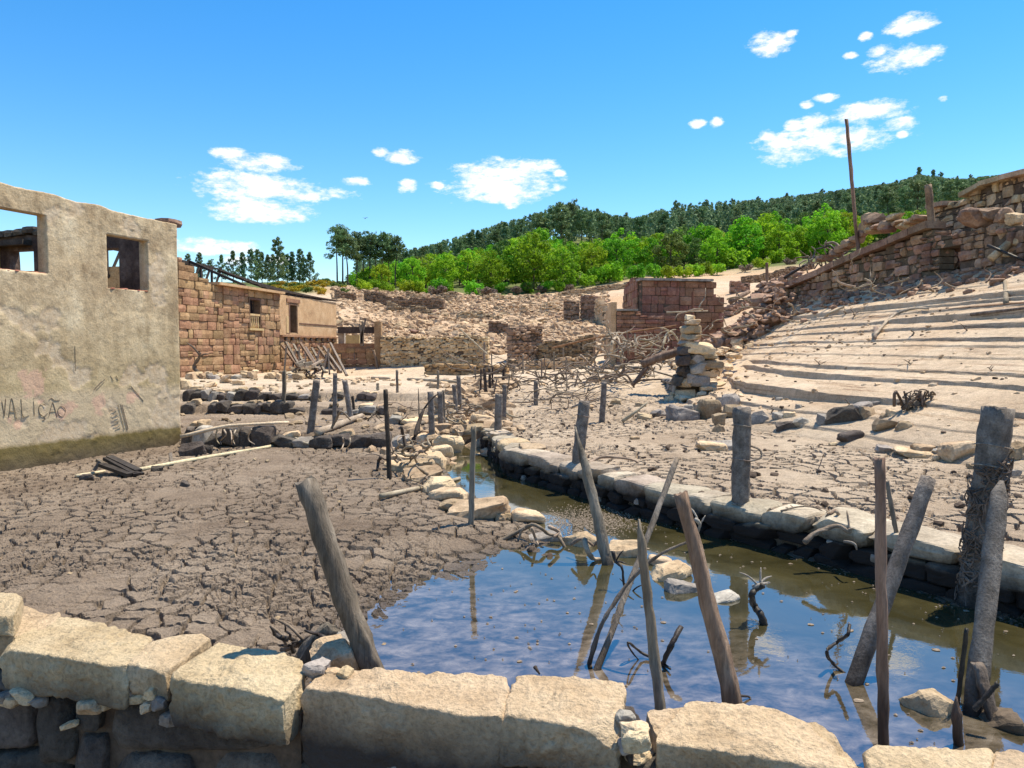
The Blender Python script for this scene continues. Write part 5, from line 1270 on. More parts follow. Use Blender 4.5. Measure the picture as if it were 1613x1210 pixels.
rng = random.Random(31); m_ = MB(); ax = (t - b).normalized()
for i in range(120):
    k = rng.uniform(.02, .70); c = b.lerp(t, k); a0 = rng.uniform(2.6, 6.0); pts = []
    for j in range(6):
        a1 = a0 + j * rng.uniform(-.25, .4); rr = r * rng.uniform(1.0, 1.28); pts.append(c + Vector((math.cos(a1) * rr, math.sin(a1) * rr, 0)) + ax * (j * rng.uniform(-.03, .035)))
    m_.tube(smoothpts(pts, 2), rng.uniform(.004, .009), 4)
m_.build('root_mat', M['twig'], o)
post(1530, 1155, 1577, 757, 34, 'broad grey plank post leaning against the massive granite post', 'granitepost', d=4.15, dt=.5, flat=.6, tip=.06, taper=.9, kind='square', name='leaning_plank')
post(1508, 1112, 1523, 990, 9, 'narrow dark slat standing in the pool', 'wood_dark', d=4.2, flat=.5, name='slat')
post(1511, 1192, 1506, 1098, 18, 'short brown pointed stake at the pool edge', 'wood_brown', d=3.85, tip=.15, name='stake')
post(1582, 1182, 1540, 1045, 26, 'wet board leaning back in the pool by the granite post', 'wood', d=4.0, dt=.25, flat=.5, name='leaning_board')
post(1538, 1114, 1572, 1076, 9, 'short dark stick caught across the leaning board', 'wood_dark', d=3.98, bury=.02, name='stick', cat='stick')
# mid distance rows
GF = 'weathered fence posts on the low terraces'
for (u0, v0, u1, v1, w_, l, mt, kd) in (
    (489, 681, 499, 599, 13, 'leaning square granite post above the terrace wall with fallen log', 'granitepost', 'square'), (447, 648, 448, 584, 6, 'thin grey stake on the dark terrace step', 'wood', 'wood'),
    (527, 671, 528, 588, 8, 'slim upright granite post beside the fallen log', 'granitepost', 'square'), (553, 661, 543, 599, 10, 'granite post tilted towards the ruin beside the fallen log', 'granitepost', 'square'), (558, 650, 555, 624, 5, 'short dark stub behind the tilted granite post', 'timber', 'wood'),
    (626, 618, 625, 583, 4.5, 'lone thin stake on the pale valley floor', 'wood', 'wood'), (595, 615, 595, 604, 5.5, 'short stub post on the pale valley floor', 'wood_pale', 'wood'),
    (364, 586, 362, 554, 5, 'brown stake before the stone house, nearer the ruin', 'wood_brown', 'wood'), (414, 585, 414, 554, 4.5, 'brown stake before the stone house below its window', 'wood_brown', 'wood'),
    (534, 588, 533, 559, 8, 'stout post at the end of the collapsed rafters', 'house', 'square'), (559, 578, 558, 556, 4, 'thin stake before the porch wall', 'wood_brown', 'wood'), (595, 580, 588, 552, 5, 'slanting stake before the porch pillar', 'wood_brown', 'wood'), (636, 576, 638, 549, 4, 'brown stake against the tall retaining wall', 'wood_brown', 'wood'),
    (681, 696, 678, 617, 11, 'wide flat granite post by the root tangle', 'granitepost', 'square'), (695, 681, 693, 617, 10, 'granite post just behind the wide flat one', 'granitepost', 'square'), (701, 673, 698, 615, 5, 'thin wooden stake between the granite posts', 'wood', 'wood'),
    (719, 651, 715, 606, 7.5, 'shorter of two leaning granite posts by the dry ditch', 'granitepost', 'square'), (725, 650, 722, 592, 7.5, 'taller of two leaning granite posts by the dry ditch', 'granitepost', 'square'), (690, 613, 690, 584, 4, 'thin stake on the pale flat beyond the granite posts', 'wood', 'wood'),
    (784, 690, 786, 621, 13, 'thick granite post at the channel head', 'granitepost', 'square'), (794, 662, 795, 606, 7.5, 'slim granite post behind the thick one at the channel head', 'granitepost', 'square'),
    (844, 639, 844, 600, 7.5, 'short granite post alone on the far mud', 'granitepost', 'square'), (948, 665, 952, 602, 9.5, 'slim granite post on the mud below the driftwood', 'granitepost', 'square'),
    (766, 622, 763, 580, 6, 'broadest stake in the far ditch cluster', 'timber', 'wood'), (772, 613, 771, 580, 5, 'second stake in the far ditch cluster', 'timber', 'wood'), (757, 622, 758, 581, 3.2, 'thinnest dark stake in the far ditch cluster', 'timber', 'wood'), (776, 609, 776, 578, 3.2, 'straight thin stake behind the far ditch cluster', 'timber', 'wood'),
    (793, 608, 794, 577, 5, 'stake between the far ditch cluster and the dead bushes', 'timber', 'wood'), (674, 574, 675, 552, 5, 'stake at the end of the big brown stones', 'wood_brown', 'wood'), (750, 574, 750, 529, 3, 'thin stake before the retaining wall end', 'wood', 'wood'), (763, 580, 763, 539, 3.4, 'tall thin stake beside the slanted thin pole', 'wood', 'wood'), (824, 589, 824, 559, 3.2, 'stake before the darker gable stub', 'wood', 'wood'),
    (990, 552, 988, 521, 4, 'stake carrying the rusty rail', 'wood_brown', 'wood'), (1001, 551, 1000, 526, 3, 'pale short stake under the rusty rail', 'wood_pale', 'wood'), (1036, 554, 1042, 518, 4, 'leaning stake at the rusty rail end', 'wood_brown', 'wood'), (953, 557, 953, 530, 3.6, 'stake at the driftwood side of the rusty rail', 'wood_brown', 'wood'), (936, 560, 937, 533, 3.2, 'stake beyond the driftwood heap edge', 'wood_brown', 'wood'),
    (1208, 444, 1208, 414, 4.5, 'upright stone post on the scree above the barn', 'ruin', 'square'), (1161, 478, 1160, 461, 2, 'thin stake on the ochre field beside the barn', 'wood_brown', 'wood')):
    dd = None
    if v0 < 590 and u0 > 930 and u0 < 1050: dd = 38.9
    if u0 in (1208,): dd = 46
    post(u0, v0, u1, v1, w_, l, mt, None, kind=kd, d=dd, taper=.92)
post(762, 553, 725, 519, 3, 'slanted thin pole propped before the retaining wall', 'wood_pale', d=42, name='thin_pole', cat='pole', dt=.4)
t_ = on_crest(1351); yy = (WA + (WB - WA) * t_).y + .5
post(1351, 392, 1333, 188, 6.2, 'tall rust-brown pole rising above the crest ruin against the sky', 'wood_brown', d=yy, name='tall_pole', taper=.9, cat='pole', bury=1.6)
t_ = on_crest(1467); yy = (WA + (WB - WA) * t_).y + .9
post(1468, 358, 1462, 291, 10.5, 'squared russet stone pillar standing on the crest ruin', 'ruin', d=yy, kind='square', name='stone_pillar', taper=.95, cat='pillar', bury=1.3)
rng = random.Random(222)
for i in range(22):
    u = rng.uniform(735, 945); v = rng.uniform(578, 628); h = rng.uniform(14, 34)
    post(u, v, u + rng.uniform(-7, 7), v - h, rng.uniform(2.0, 3.6), 'thin dead stake among the grey bushes of the far ditch', 'twig' if i % 2 else 'wood', 'thin stakes in the far ditch', name='thin_stake', cat='stake')
# ------------------------------------------------------------------ poles, planks and logs lying about
def lying(name, px, rpx, mat, label, cat, lift=.3, n=7, group=None, k=4, ends=(1, .7), zoff=0.0):
    pts = []
    for q in px:
        p = T(q[0], q[1]) if len(q) == 2 else P(q[0], q[1], q[2]); pts.append(p)
    rr = rpx * pts[0].y / FPX / 2; pts = smoothpts([p + Vector((0, 0, rr * lift * 2 + zoff)) for p in pts], k); m = len(pts)
    mb = MB(); mb.tube(pts, [rr * (ends[0] + (ends[1] - ends[0]) * i / (m - 1)) for i in range(m)], n, .12, int(px[0][0]))
    return tag(mb.build(name, M[mat], None, True), label, cat, group)
lying('bleached_pole', [(212, 743), (300, 727), (432, 704)], 7, 'pipe', 'long bleached pole lying on the mud beside the plastered ruin', 'pole', ends=(1, .9))
lying('pale_pipe', [(284, 690, 14.1), (345, 675, 14.4), (380, 671, 14.6), (455, 667, 15.2)], 6, 'pipe', 'pale pipe resting along the dark terrace wall with white roots', 'pipe', ends=(1, .8))
lying('stick', [(120, 752), (155, 746), (165, 744)], 6, 'pipe', 'bleached stick end at the foot of the plastered ruin', 'stick')
lying('fallen_log', [(500, 688), (535, 674), (570, 660)], 13, 'wood_pale', 'fallen grey log lying over the terrace wall', 'log', lift=.5)
lying('board', [(600, 787), (660, 774), (724, 758, 11.9)], 9, 'wood_pale', 'long pale board lying against the channel boulders', 'plank', lift=.6)
lying('log', [(640, 672), (668, 670), (694, 668)], 9, 'wood', 'short dark log lying behind the thin stake', 'log', lift=.4)
lying('beam', [(586, 599), (614, 599)], 6, 'wood_pale', 'short squared beam lying on the pale valley floor', 'plank', lift=.5)
lying('beam', [(643, 600), (700, 603), (725, 605)], 5, 'wood_pale', 'long squared beam lying on the pale valley floor', 'plank', lift=.5)
lying('plank', [(452, 596), (490, 584)], 10, 'wood_pale', 'wide sawn plank tilted before the collapsed rafters', 'plank', lift=.5)
lying('plank', [(475, 596), (498, 596)], 7, 'wood_pale', 'flat sawn plank before the collapsed rafters', 'plank', lift=.5)
lying('log', [(1010, 578, 22.9), (1040, 567, 22.8), (1074, 556, 22.7)], 14, 'wood_brown', 'thick brown broken log leaning on the dry stone pier', 'log', ends=(.9, 1.0))
lying('log', [(1020, 580, 22.9), (1008, 595, 22.9), (996, 610, 22.8)], 9, 'wood_brown', 'dark broken limb hanging from the thick brown log', 'log')
lying('beam', [(1188, 488, 36.4), (1246, 438, 35)], 9, 'wood_brown', 'long timber beam tilted across the scree by the crest ruin', 'beam')
lying('beam', [(1244, 446, 35), (1258, 427, 35)], 9, 'wood_pale', 'short pale beam leaning beside the long tilted timber', 'beam')
lying('stone_prop', [(1497, 426, 25.2), (1508, 392, 25.4)], 13, 'grey', 'grey stone slab propped against the dark collapsed wall', 'slab', ends=(1, 1))
lying('beam', [(1556, 388, 21.6), (1613, 412, 20.6)], 5, 'wood_dark', 'dark beam tipped over the pale planks at the ruin', 'beam')
lying('plank', [(1560, 412, 21.4), (1600, 378, 21.4)], 13, 'rubblestone', 'broad pale slab tipped against the ruin', 'slab', ends=(1, 1))
lying('branch', [(1480, 525), (1470, 548), (1380, 520), (1378, 536)][2:], 7, 'root', 'thick bleached branch end on the bare slope', 'branch')
lying('branch', [(1376, 534), (1395, 512), (1412, 498), (1440, 490), (1462, 492)], 5, 'wood_pale', 'long bent bleached branch lying on the bare slope', 'branch', lift=.8)
lying('plank', [(1302, 500), (1330, 486)], 4, 'wood_pale', 'thin pale board on the upper slope', 'plank', lift=.8)
lying('stump', [(1585, 480), (1583, 445)], 8, 'root', 'weathered stump standing on the upper slope bench', 'stump')
lying('plank', [(1530, 498), (1613, 494)], 6, 'wood', 'grey plank lying along the upper slope bench', 'plank', lift=.6)
lying('plank', [(1235, 440, 33.5), (1270, 418, 33)], 5, 'wood_dark', 'dark splinter of timber on the rubble behind the coping', 'plank')
lying('log', [(1150, 478, 40), (1180, 462, 41)], 9, 'wood_brown', 'dark fallen beam between the red barn and the scree', 'beam')
lying('pole', [(1050, 493, 39.2), (1115, 491, 39.4)], 3, 'wood_pale', 'pale thin pole lying across the barn front', 'pole')
lying('curved_trunk', [(1327, 410, 31), (1322, 392, 31.2), (1312, 384, 31.4), (1300, 386, 31.5)], 6, 'root', 'curved dead trunk arching over the rubble behind the coping', 'trunk', ends=(1.1, .5))
lying('curved_trunk', [(1318, 400, 31), (1308, 388, 31.2), (1298, 391, 31.4), (1285, 394, 31.5)], 4, 'wood_dark', 'dark bent limb behind the arching dead trunk', 'trunk', ends=(1.1, .5))
# black board heap
HK = T(185, 748).y / 12.75
bh = thing('board_heap', 'heap of black rotten boards on the mud beside the plastered ruin', 'board heap', T(180, 742))
for (a_, b_) in (((168, 722, 12.9), (212, 746, 12.6)), ((172, 720, 12.95), (218, 742, 12.7)), ((160, 732, 12.7), (205, 748, 12.5)), ((180, 728, 12.9), (222, 748, 12.7)), ((190, 733, 12.8), (216, 748, 12.6))):
    m_ = MB(); m_.beam(P(a_[0], a_[1], a_[2] * HK), P(b_[0], b_[1], b_[2] * HK), .13, .05); m_.build('board', M['wood_dark'], bh)
for (a_, b_) in (((153, 725, 12.8), (168, 736, 12.7)), ((148, 741, 12.7), (158, 727, 12.75)), ((268, 714, 14.2), (270, 728, 14.1))):
    m_ = MB(); m_.beam(P(a_[0], a_[1], a_[2] * HK), P(b_[0], b_[1], b_[2] * HK), .05, .05); m_.build('board', M['wood'], bh)
# ------------------------------------------------------------------ roots and dead branches
def root(px, wpx, mat, label, d=None, name='twisted_root', cat='root', group=None, twigs=0, ends=(1, .45), lift=.4, k=5):
    rng = random.Random(int(px[0][0] * 11 + px[0][1])); mb = MB()
    if d is None:
        p0 = T(px[0][0], px[0][1]); dd = p0.y
    else: dd = d
    pts = [P(u, v, dd + (0.015 * rng.uniform(-1, 1) * dd)) for u, v in px]
    rr = wpx / 2 * dd / FPX; sp = smoothpts(pts, k); m = len(sp)
    mb.tube(sp, [rr * (ends[0] + (ends[1] - ends[0]) * i / (m - 1)) for i in range(m)], 6, .25, 3)
    for i in range(twigs):
        q = sp[rng.randrange(1, m)]; dr = Vector((rng.uniform(-1, 1), rng.uniform(-.6, .6), rng.uniform(-.2, 1))) * wpx * 4 * dd / FPX
        mb.tube(smoothpts([q, q + dr * .5 + Vector((0, 0, .1 * dr.length)), q + dr], 3), [rr * .45] * 3 + [rr * .15], 5, .2, i)
    o = mb.build(name, M[mat], None, True); tag(o, label, cat, group); return o
root([(742, 864), (780, 855), (815, 838), (838, 827), (852, 832), (865, 842), (880, 846), (890, 862), (898, 872)], 8, 'root', 'long arching root reaching over the pool edge', d=7.9)
root([(865, 830), (880, 838), (872, 846)], 7, 'root', 'short root loop under the arching root', d=7.9)
root([(815, 858), (820, 840), (826, 832)], 5, 'root', 'forked root leg beneath the arching root', d=7.95)
root([(838, 832), (844, 850), (848, 858)], 5, 'root', 'second root leg beneath the arching root', d=7.85)
root([(920, 848), (925, 868), (935, 880), (948, 881)], 9, 'wood_pale', 'pale curled root dipping into the pool beside the pointed spar', d=7.2, ends=(1, .7))
root([(900, 858), (912, 850), (925, 852), (935, 860), (940, 852)], 6, 'root', 'dark root curling over the rounded muddy rock', d=7.4)
root([(965, 868), (970, 885), (980, 895), (984, 925), (1000, 940)], 6, 'wood_dark', 'black root clump beside the slanting pole in the pool', d=6.4, twigs=5)
root([(1088, 852), (1050, 868), (1018, 890), (985, 925), (955, 970), (938, 1010), (924, 1066)], 8, 'wood', 'long bowed branch dropping beside the slanting pole', d=4.9, name='bowed_branch', cat='branch', ends=(.5, 1.1))
root([(1203, 922), (1192, 928), (1184, 938), (1188, 955), (1198, 968), (1204, 985)], 12, 'wood_dark', 'black S-shaped root rising from the pool', d=5.62, ends=(.7, 1))
root([(1186, 926), (1200, 920), (1212, 918)], 8, 'grey', 'pale crusted head of the S-shaped root', d=5.62, twigs=3)
root([(1338, 984), (1335, 1000), (1318, 1012), (1302, 1026), (1312, 1045), (1332, 1062)], 6, 'wood_dark', 'thin black zigzag root rising from the pool', d=4.75, ends=(1, .9))
root([(1032, 1038), (1010, 1028), (990, 1012), (992, 1022), (1006, 1040)], 5, 'wood_dark', 'thin black V-shaped twig in the water behind the plank', d=4.9)
root([(1044, 1046), (1058, 1015), (1073, 987)], 9, 'wood_dark', 'stubby black branch stub angled out of the water', d=4.85, ends=(1, .9))
root([(1042, 1044), (1056, 1054)], 7, 'wood_dark', 'short black snag at the foot of the angled stub', d=4.8)
root([(960, 1078), (985, 1078), (1016, 1078)], 6, 'wood_dark', 'thin black stick floating behind the front wall', d=4.6)
root([(1120, 1108), (1135, 1112), (1145, 1116)], 7, 'wood_dark', 'black root knob behind the thick rotten post', d=4.3)
root([(1165, 1096), (1180, 1098), (1182, 1106), (1176, 1112)], 4, 'wood_dark', 'thin black root hoop beside the thick rotten post', d=4.4)
root([(1190, 1116), (1200, 1110), (1206, 1112)], 10, 'wood_dark', 'fat black root stub beside the thick rotten post', d=4.4)
root([(842, 1050), (850, 1062)], 6, 'wood', 'little grey stick end behind the front wall', d=4.7)
root([(1096, 818), (1102, 826), (1100, 838)], 7, 'grey', 'pale crusted snag before the dark bank', d=7.6, twigs=3)
# bank roots
root([(1267, 855), (1285, 840), (1320, 828), (1338, 838), (1360, 830), (1382, 822), (1395, 830), (1416, 840)], 8, 'root', 'twisted pale root sprawled over the bank wall top', d=7.0, twigs=5)
root([(1297, 826), (1305, 812), (1316, 803)], 9, 'wood_brown', 'stubby brown branch on the bank behind the twisted root', d=7.4)
root([(1318, 806), (1330, 822), (1336, 832), (1326, 838)], 6, 'root', 'looped root beside the stubby brown branch', d=7.3, twigs=4)
root([(1230, 805), (1262, 798), (1290, 802), (1310, 818)], 3, 'twig', 'thin dead twig arching on the bank', d=7.6, twigs=3)
root([(1330, 853), (1345, 856), (1350, 866)], 5, 'grey', 'white rootlet hanging down the bank face', d=6.75)
root([(927, 730), (942, 722), (965, 720), (1000, 726), (1012, 742), (1020, 756)], 5, 'root', 'wavy root lying on the mud behind the bank', lift=.6)
root([(966, 745), (985, 743), (998, 752)], 5, 'root', 'short root stub on the mud behind the bank')
root([(870, 711), (885, 726), (900, 742)], 7, 'wood_pale', 'short pale stick angled on the mud behind the bank', name='stick', cat='stick', ends=(1, .8))
root([(1213, 737), (1275, 742), (1320, 744), (1370, 739)], 3.5, 'twig', 'long thin branch lying on the cracked mud', name='dead_branch', cat='branch', twigs=2)
root([(1287, 744), (1296, 720), (1297, 715)], 2, 'twig', 'upright twig of the long thin branch', name='twig', cat='twig')
root([(1188, 735), (1230, 737)], 3, 'twig', 'thin stick end beside the wired granite post', name='twig', cat='twig')
root([(980, 664), (1000, 650), (1020, 634)], 6, 'wood_pale', 'pale straight branch on the mud below the driftwood', name='dead_branch', cat='branch')
root([(1072, 610), (1040, 622), (1010, 636)], 5, 'root', 'grey branch along the mud before the dry stone pier', name='dead_branch', cat='branch')
# root coil on the slope
rc = thing('root_coil', 'tangled coil of dark roots lying on the bare slope', 'root', T(1440, 645))
rng = random.Random(44); pc = T(1442, 645)
for i in range(16):
    u = 1410 + rng.uniform(0, 55); pts = [P(u + rng.uniform(-12, 14), 645 - rng.uniform(0, 30), pc.y + rng.uniform(-.2, .2)) for _ in range(5)]
    m_ = MB(); m_.tube(smoothpts(pts, 4), rng.uniform(.012, .03), 5, .2, i); m_.build('root', M['twig'], rc, True)
for (u, v, s_, l) in ((1330, 497, 8, 'small twig tuft on the upper slope bench'), (1345, 500, 6, 'twig scrap under the long bent branch'), (1520, 525, 10, 'twig standing on the bench under the plank'), (1560, 592, 14, 'bare twig standing on the middle slope'), (1432, 578, 9, 'crooked twig on the middle slope'), (1290, 580, 10, 'thin twig scrap on the lower slope'), (1436, 530, 12, 'hooked twig under the bent bleached branch'), (1553, 445, 26, 'bare crooked stem below the ruin stones'), (1336, 640, 7, 'short twig behind the largest dark boulder'), (1465, 440, 18, 'thin snag on the slope crest'), (1215, 650, 10, 'twig stub by the loose stones')):
    root([(u, v), (u + s_ * .3, v - s_ * .5), (u - s_ * .1, v - s_ * .8), (u + s_ * .2, v - s_ * 1.2)], 2.6, 'twig', l, name='twig', cat='twig', twigs=2)
# white rootlets over the terrace wall
for i, u in enumerate((343, 352, 362, 372, 396, 551, 540)):
    v = 676 if u < 500 else 690
    root([(u, v), (u + random.Random(u).uniform(-5, 5), v + 9), (u + random.Random(u + 1).uniform(-5, 5), v + 18), (u + random.Random(u + 2).uniform(-6, 6), v + 24)], 2.8, 'wood_pale', 'bleached rootlet hanging over the dark terrace wall', d=14.45, group='rootlets hanging on the terrace walls', name='rootlet')
root([(465, 690), (480, 698), (510, 702), (545, 700)], 4, 'wood_pale', 'bleached root trailing along the foot of the log terrace', d=14.8)
root([(522, 675), (530, 660), (538, 648), (552, 662)], 5, 'root', 'bent dead limb arched over the fallen log', d=15.2)
root([(316, 590), (305, 578), (313, 566), (316, 556)], 6, 'twig', 'crooked dead stump before the stone house', d=31, twigs=4, name='dead_stump', cat='stump')
# Y-branch and tangle at the thin stake
root([(644, 712), (652, 690), (660, 665), (667, 645)], 7, 'timber', 'dark Y-shaped branch rising from the root tangle', twigs=3, name='dead_branch', cat='branch', ends=(1, .7))
root([(642, 710), (636, 690), (632, 672)], 6, 'timber', 'short dark stub beside the Y-shaped branch', ends=(1, .8), name='dead_branch', cat='branch')
root([(661, 690), (660, 650), (659, 612)], 3, 'twig', 'tall thin dead shoot behind the root tangle', name='dead_shoot', cat='branch')
root([(594, 742), (596, 728), (600, 720)], 5, 'timber', 'stub stake beside the thin dark stake', ends=(1, 1), name='stub', cat='stump')
def tangle(label, n, u0, u1, v0, v1, d0, d1, wpx, mat, seed, length=1.0, name='root_tangle', cat='root', pm='root'):
    rng = random.Random(seed); t_ = thing(name, label, cat, T((u0 + u1) / 2, v1))
    for i in range(n):
        u = rng.uniform(u0, u1); v = rng.uniform(v0, v1); d = rng.uniform(d0, d1); a = rng.uniform(0, 6.28); pts = []; L_ = length * rng.uniform(.4, 1.3)
        for j in range(5):
            pts.append(P(u, v, d)); u += math.cos(a) * 9 * L_; v -= math.sin(a) * 5 * L_; d += rng.uniform(-.15, .15); a += rng.uniform(-.9, .9)
            v = min(v, v1 + 3)
        r0 = wpx * rng.uniform(.5, 1.3) / 2 * d / FPX
        m_ = MB(); sp = smoothpts(pts, 3); m_.tube(sp, [r0 * (1 - .7 * k / len(sp)) for k in range(len(sp))], 5, .2, i); m_.build(pm, M[mat], t_, True)
tangle('matted roots sprawling over the channel boulders', 34, 615, 690, 700, 735, 11.6, 13.2, 5, 'root', 201)
tangle('roots gripping the boulders by the long board', 16, 660, 700, 745, 785, 10.4, 11.6, 4.5, 'root', 202)
tangle('knotted roots along the dry ditch by the granite posts', 40, 700, 800, 635, 692, 14.5, 19, 4, 'root', 203)
tangle('grey dead bushes across the far ditch', 105, 740, 960, 570, 630, 22, 30, 2.6, 'twig', 204, 1.7, 'dead_bush', 'bush', 'branch')
tangle('fine dead twigs fanning over the far mud', 60, 840, 960, 590, 650, 18, 23, 2.0, 'twig', 205, 2.0, 'dead_bush', 'bush', 'branch')
tangle('big heap of driftwood branches against the pier', 85, 925, 1068, 535, 612, 23.5, 28, 4.2, 'root', 206, 1.7, 'driftwood_heap', 'driftwood', 'branch')
tangle('thin dead sticks along the rusty rail below the barn', 26, 935, 1070, 520, 560, 32, 38, 3.2, 'wood_pale', 207, 1.2, 'driftwood_heap', 'driftwood', 'branch')
tangle('roots and sticks strewn on the scree foot', 26, 1090, 1260, 468, 530, 26, 34, 3.2, 'root', 208, 1.4, 'driftwood_heap', 'driftwood', 'branch')
tangle('dark roots heaped behind the sloping coping', 26, 1265, 1330, 400, 432, 31, 33.5, 3.6, 'twig', 209, 1.2, 'driftwood_heap', 'driftwood', 'branch')
tangle('roots and sticks along the foot of the crest ruin', 30, 1330, 1560, 428, 462, 21.8, 28, 3.6, 'root', 210, 1.6, 'driftwood_heap', 'driftwood', 'branch')
tangle('small roots beneath the massive granite post', 18, 1560, 1613, 905, 950, 5.9, 6.2, 6, 'twig', 211, 1.2)
tangle('thin twigs littering the terrace by the granite posts', 24, 560, 680, 640, 690, 15.6, 19, 2.2, 'twig', 212, 1.6, 'dead_bush', 'bush', 'branch')
tangle('black root clump behind the loose stone on the front wall', 8, 440, 520, 1000, 1035, 4.4, 4.7, 9, 'wood_dark', 213, 1.6)
sh = place('wood_shard', FINE[1], M['wood'], None, P(492, 1028, 4.42), (.13, .06, .36), .2, .1, .75); tag(sh, 'grey splintered wood shard behind the loose stone', 'wood')
root([(444, 1024), (470, 1014), (490, 1000)], 12, 'root', 'pale forked root on the mud behind the front wall', d=4.75, twigs=2)
# heavier driftwood boughs
for (px, w_, d, l, mt) in (([(900, 608), (940, 600), (970, 590), (1008, 583)], 7, 25, 'grey bough under the thick brown log', 'root'), ([(950, 580), (985, 578), (1020, 582), (1072, 597)], 5, 24.6, 'smooth grey pole curving across the driftwood heap', 'wood'),
                           ([(955, 612), (985, 612), (1005, 600), (1030, 598)], 7, 24.4, 'dark bough along the bottom of the driftwood heap', 'twig'), ([(915, 560), (930, 575), (950, 584)], 5, 25, 'pale bough sloping into the driftwood heap', 'root'), ([(963, 553), (965, 538), (972, 531), (976, 540), (977, 552)], 5, 30, 'white hooped root before the barn', 'wood_pale'), ([(1044, 545), (1050, 527), (1060, 524), (1070, 540)], 5, 30, 'white arched root beside the pier top', 'wood_pale'),
                           ([(960, 500 + 100), (985, 590), (1000, 612)], 6, 24, 'forked bough poking from the driftwood heap', 'root'), ([(1010, 548), (1030, 540), (1045, 530)], 4, 31, 'bleached bough under the rusty rail', 'root'), ([(880, 652), (905, 640), (935, 630), (960, 622)], 4, 20, 'long grey bough trailing over the far mud', 'root'), ([(870, 680 - 20), (900, 650), (940, 640)], 3.5, 19.5, 'thin bough trailing towards the granite post', 'twig')):
    root(px, w_, mt, l, d=d, name='dead_branch', cat='branch', twigs=4)
# ------------------------------------------------------------------ floating scum
rng = random.Random(77); m_ = MB(); cnt = 0
while cnt < 300:
    x = rng.uniform(-1.6, 5); y = rng.uniform(3.6, 10)
    if poly_sd(WATER, np.array([x]), np.array([y]))[0] > -.04: continue
    if rng.random() > (.25 + .75 * (vn2(np.array([x * 1.3]), np.array([y * 1.6]), 5)[0] + .5 > .52)): continue
    s_ = rng.uniform(.004, .014) * (2.2 if rng.random() < .12 else 1); n = 7; ph = rng.random()
    v_ = [(x + math.cos(6.283 * (k + ph) / n) * s_ * rng.uniform(.6, 1.5), y + math.sin(6.283 * (k + ph) / n) * s_ * rng.uniform(.5, 1.2), .004) for k in range(n)]
    m_.add(v_ + [(x, y, .012)], [(k, (k + 1) % n, n) for k in range(n)]); cnt += 1
# grey foam sheet in the channel bend
for _ in range(2600):
    g_ = G(rng.gauss(930, 38), rng.gauss(822, 11), 0); x, y = g_.x, g_.y
    if poly_sd(WATER, np.array([x]), np.array([y]))[0] > -.03: continue
    s_ = rng.uniform(.004, .012); v_ = [(x + math.cos(6.283 * k / 5) * s_ * rng.uniform(.6, 1.4), y + math.sin(6.283 * k / 5) * s_ * rng.uniform(.6, 1.4), .004) for k in range(5)]
    m_.add(v_ + [(x, y, .010)], [(k, (k + 1) % 5, 5) for k in range(5)])
tag(m_.build('floating_scum', M['scum'], None), 'pale flecks of scum floating on the channel water', 'scum', None, 'stuff')
# ------------------------------------------------------------------ trees
def leaf_cloud(blobs, per, size, seed, asp=.7, out=.55, shell=.6):
    """leaf faces spread through clumps; blobs rows (x,y,z,rx,rz)"""
    rng = np.random.RandomState(seed); n = len(blobs) * per
    B = np.repeat(np.array(blobs), per, 0); d = rng.normal(size=(n, 3)); d /= np.linalg.norm(d, axis=1)[:, None]
    r = shell + (1 - shell) * rng.rand(n) ** .5; c = B[:, :3] + d * r[:, None] * B[:, [3, 3, 4]]
    nrm = d * out + rng.normal(size=(n, 3)) * .55 + np.array([0, 0, .25]); nrm /= np.linalg.norm(nrm, axis=1)[:, None]
    a = np.cross(nrm, rng.normal(size=(n, 3))); a /= np.linalg.norm(a, axis=1)[:, None]; b = np.cross(nrm, a)
    s = size * rng.uniform(.6, 1.35, n)[:, None]; a = a * s; b = b * s * asp
    V = np.stack([c - a, c - b, c + a, c + b], 1).reshape(-1, 3); F = np.arange(n * 4).reshape(-1, 4)
    return V, F
def broad_crown(seed, H=8.0, W=3.2, per=55, size=.20):
    rng = random.Random(seed); bl = []
    while len(bl) < 58:
        x, y, z = rng.uniform(-1, 1), rng.uniform(-1, 1), rng.uniform(-1, 1)
        q = x * x + y * y + z * z
        if q > 1 or q < .22: continue
        zz = H * .52 + z * H * .46; wz = W * (1.0 - .25 * max(z, 0)) * (1 if z > -.5 else .85)
        bl.append((x * wz, y * wz, zz, rng.uniform(.5, .95), rng.uniform(.4, .7)))
    V, F = leaf_cloud(bl, per, size, seed); return mesh_np('crown', V, F, False)
def trunk_mesh(seed, H, r, limbs=6, spread=1.6, start=.35):
    rng = random.Random(seed); m_ = MB(); top = Vector((rng.uniform(-.2, .2), rng.uniform(-.2, .2), H * .8))
    m_.tube(smoothpts([(0, 0, -.6), (rng.uniform(-.1, .1), 0, H * .3), (rng.uniform(-.2, .2), rng.uniform(-.2, .2), H * .55), top], 3), [r * (1 - .8 * i / 9) for i in range(10)], 7, .1, seed)
    for i in range(limbs):
        z = H * rng.uniform(start, .72); a = rng.uniform(0, 6.28); L_ = spread * rng.uniform(.6, 1.1)
        m_.tube([(0, 0, z), (math.cos(a) * L_ * .5, math.sin(a) * L_ * .5, z + L_ * .35), (math.cos(a) * L_, math.sin(a) * L_, z + L_ * .6)], [r * .4, r * .25, r * .1], 5)
    return m_.mesh('trunk', True)
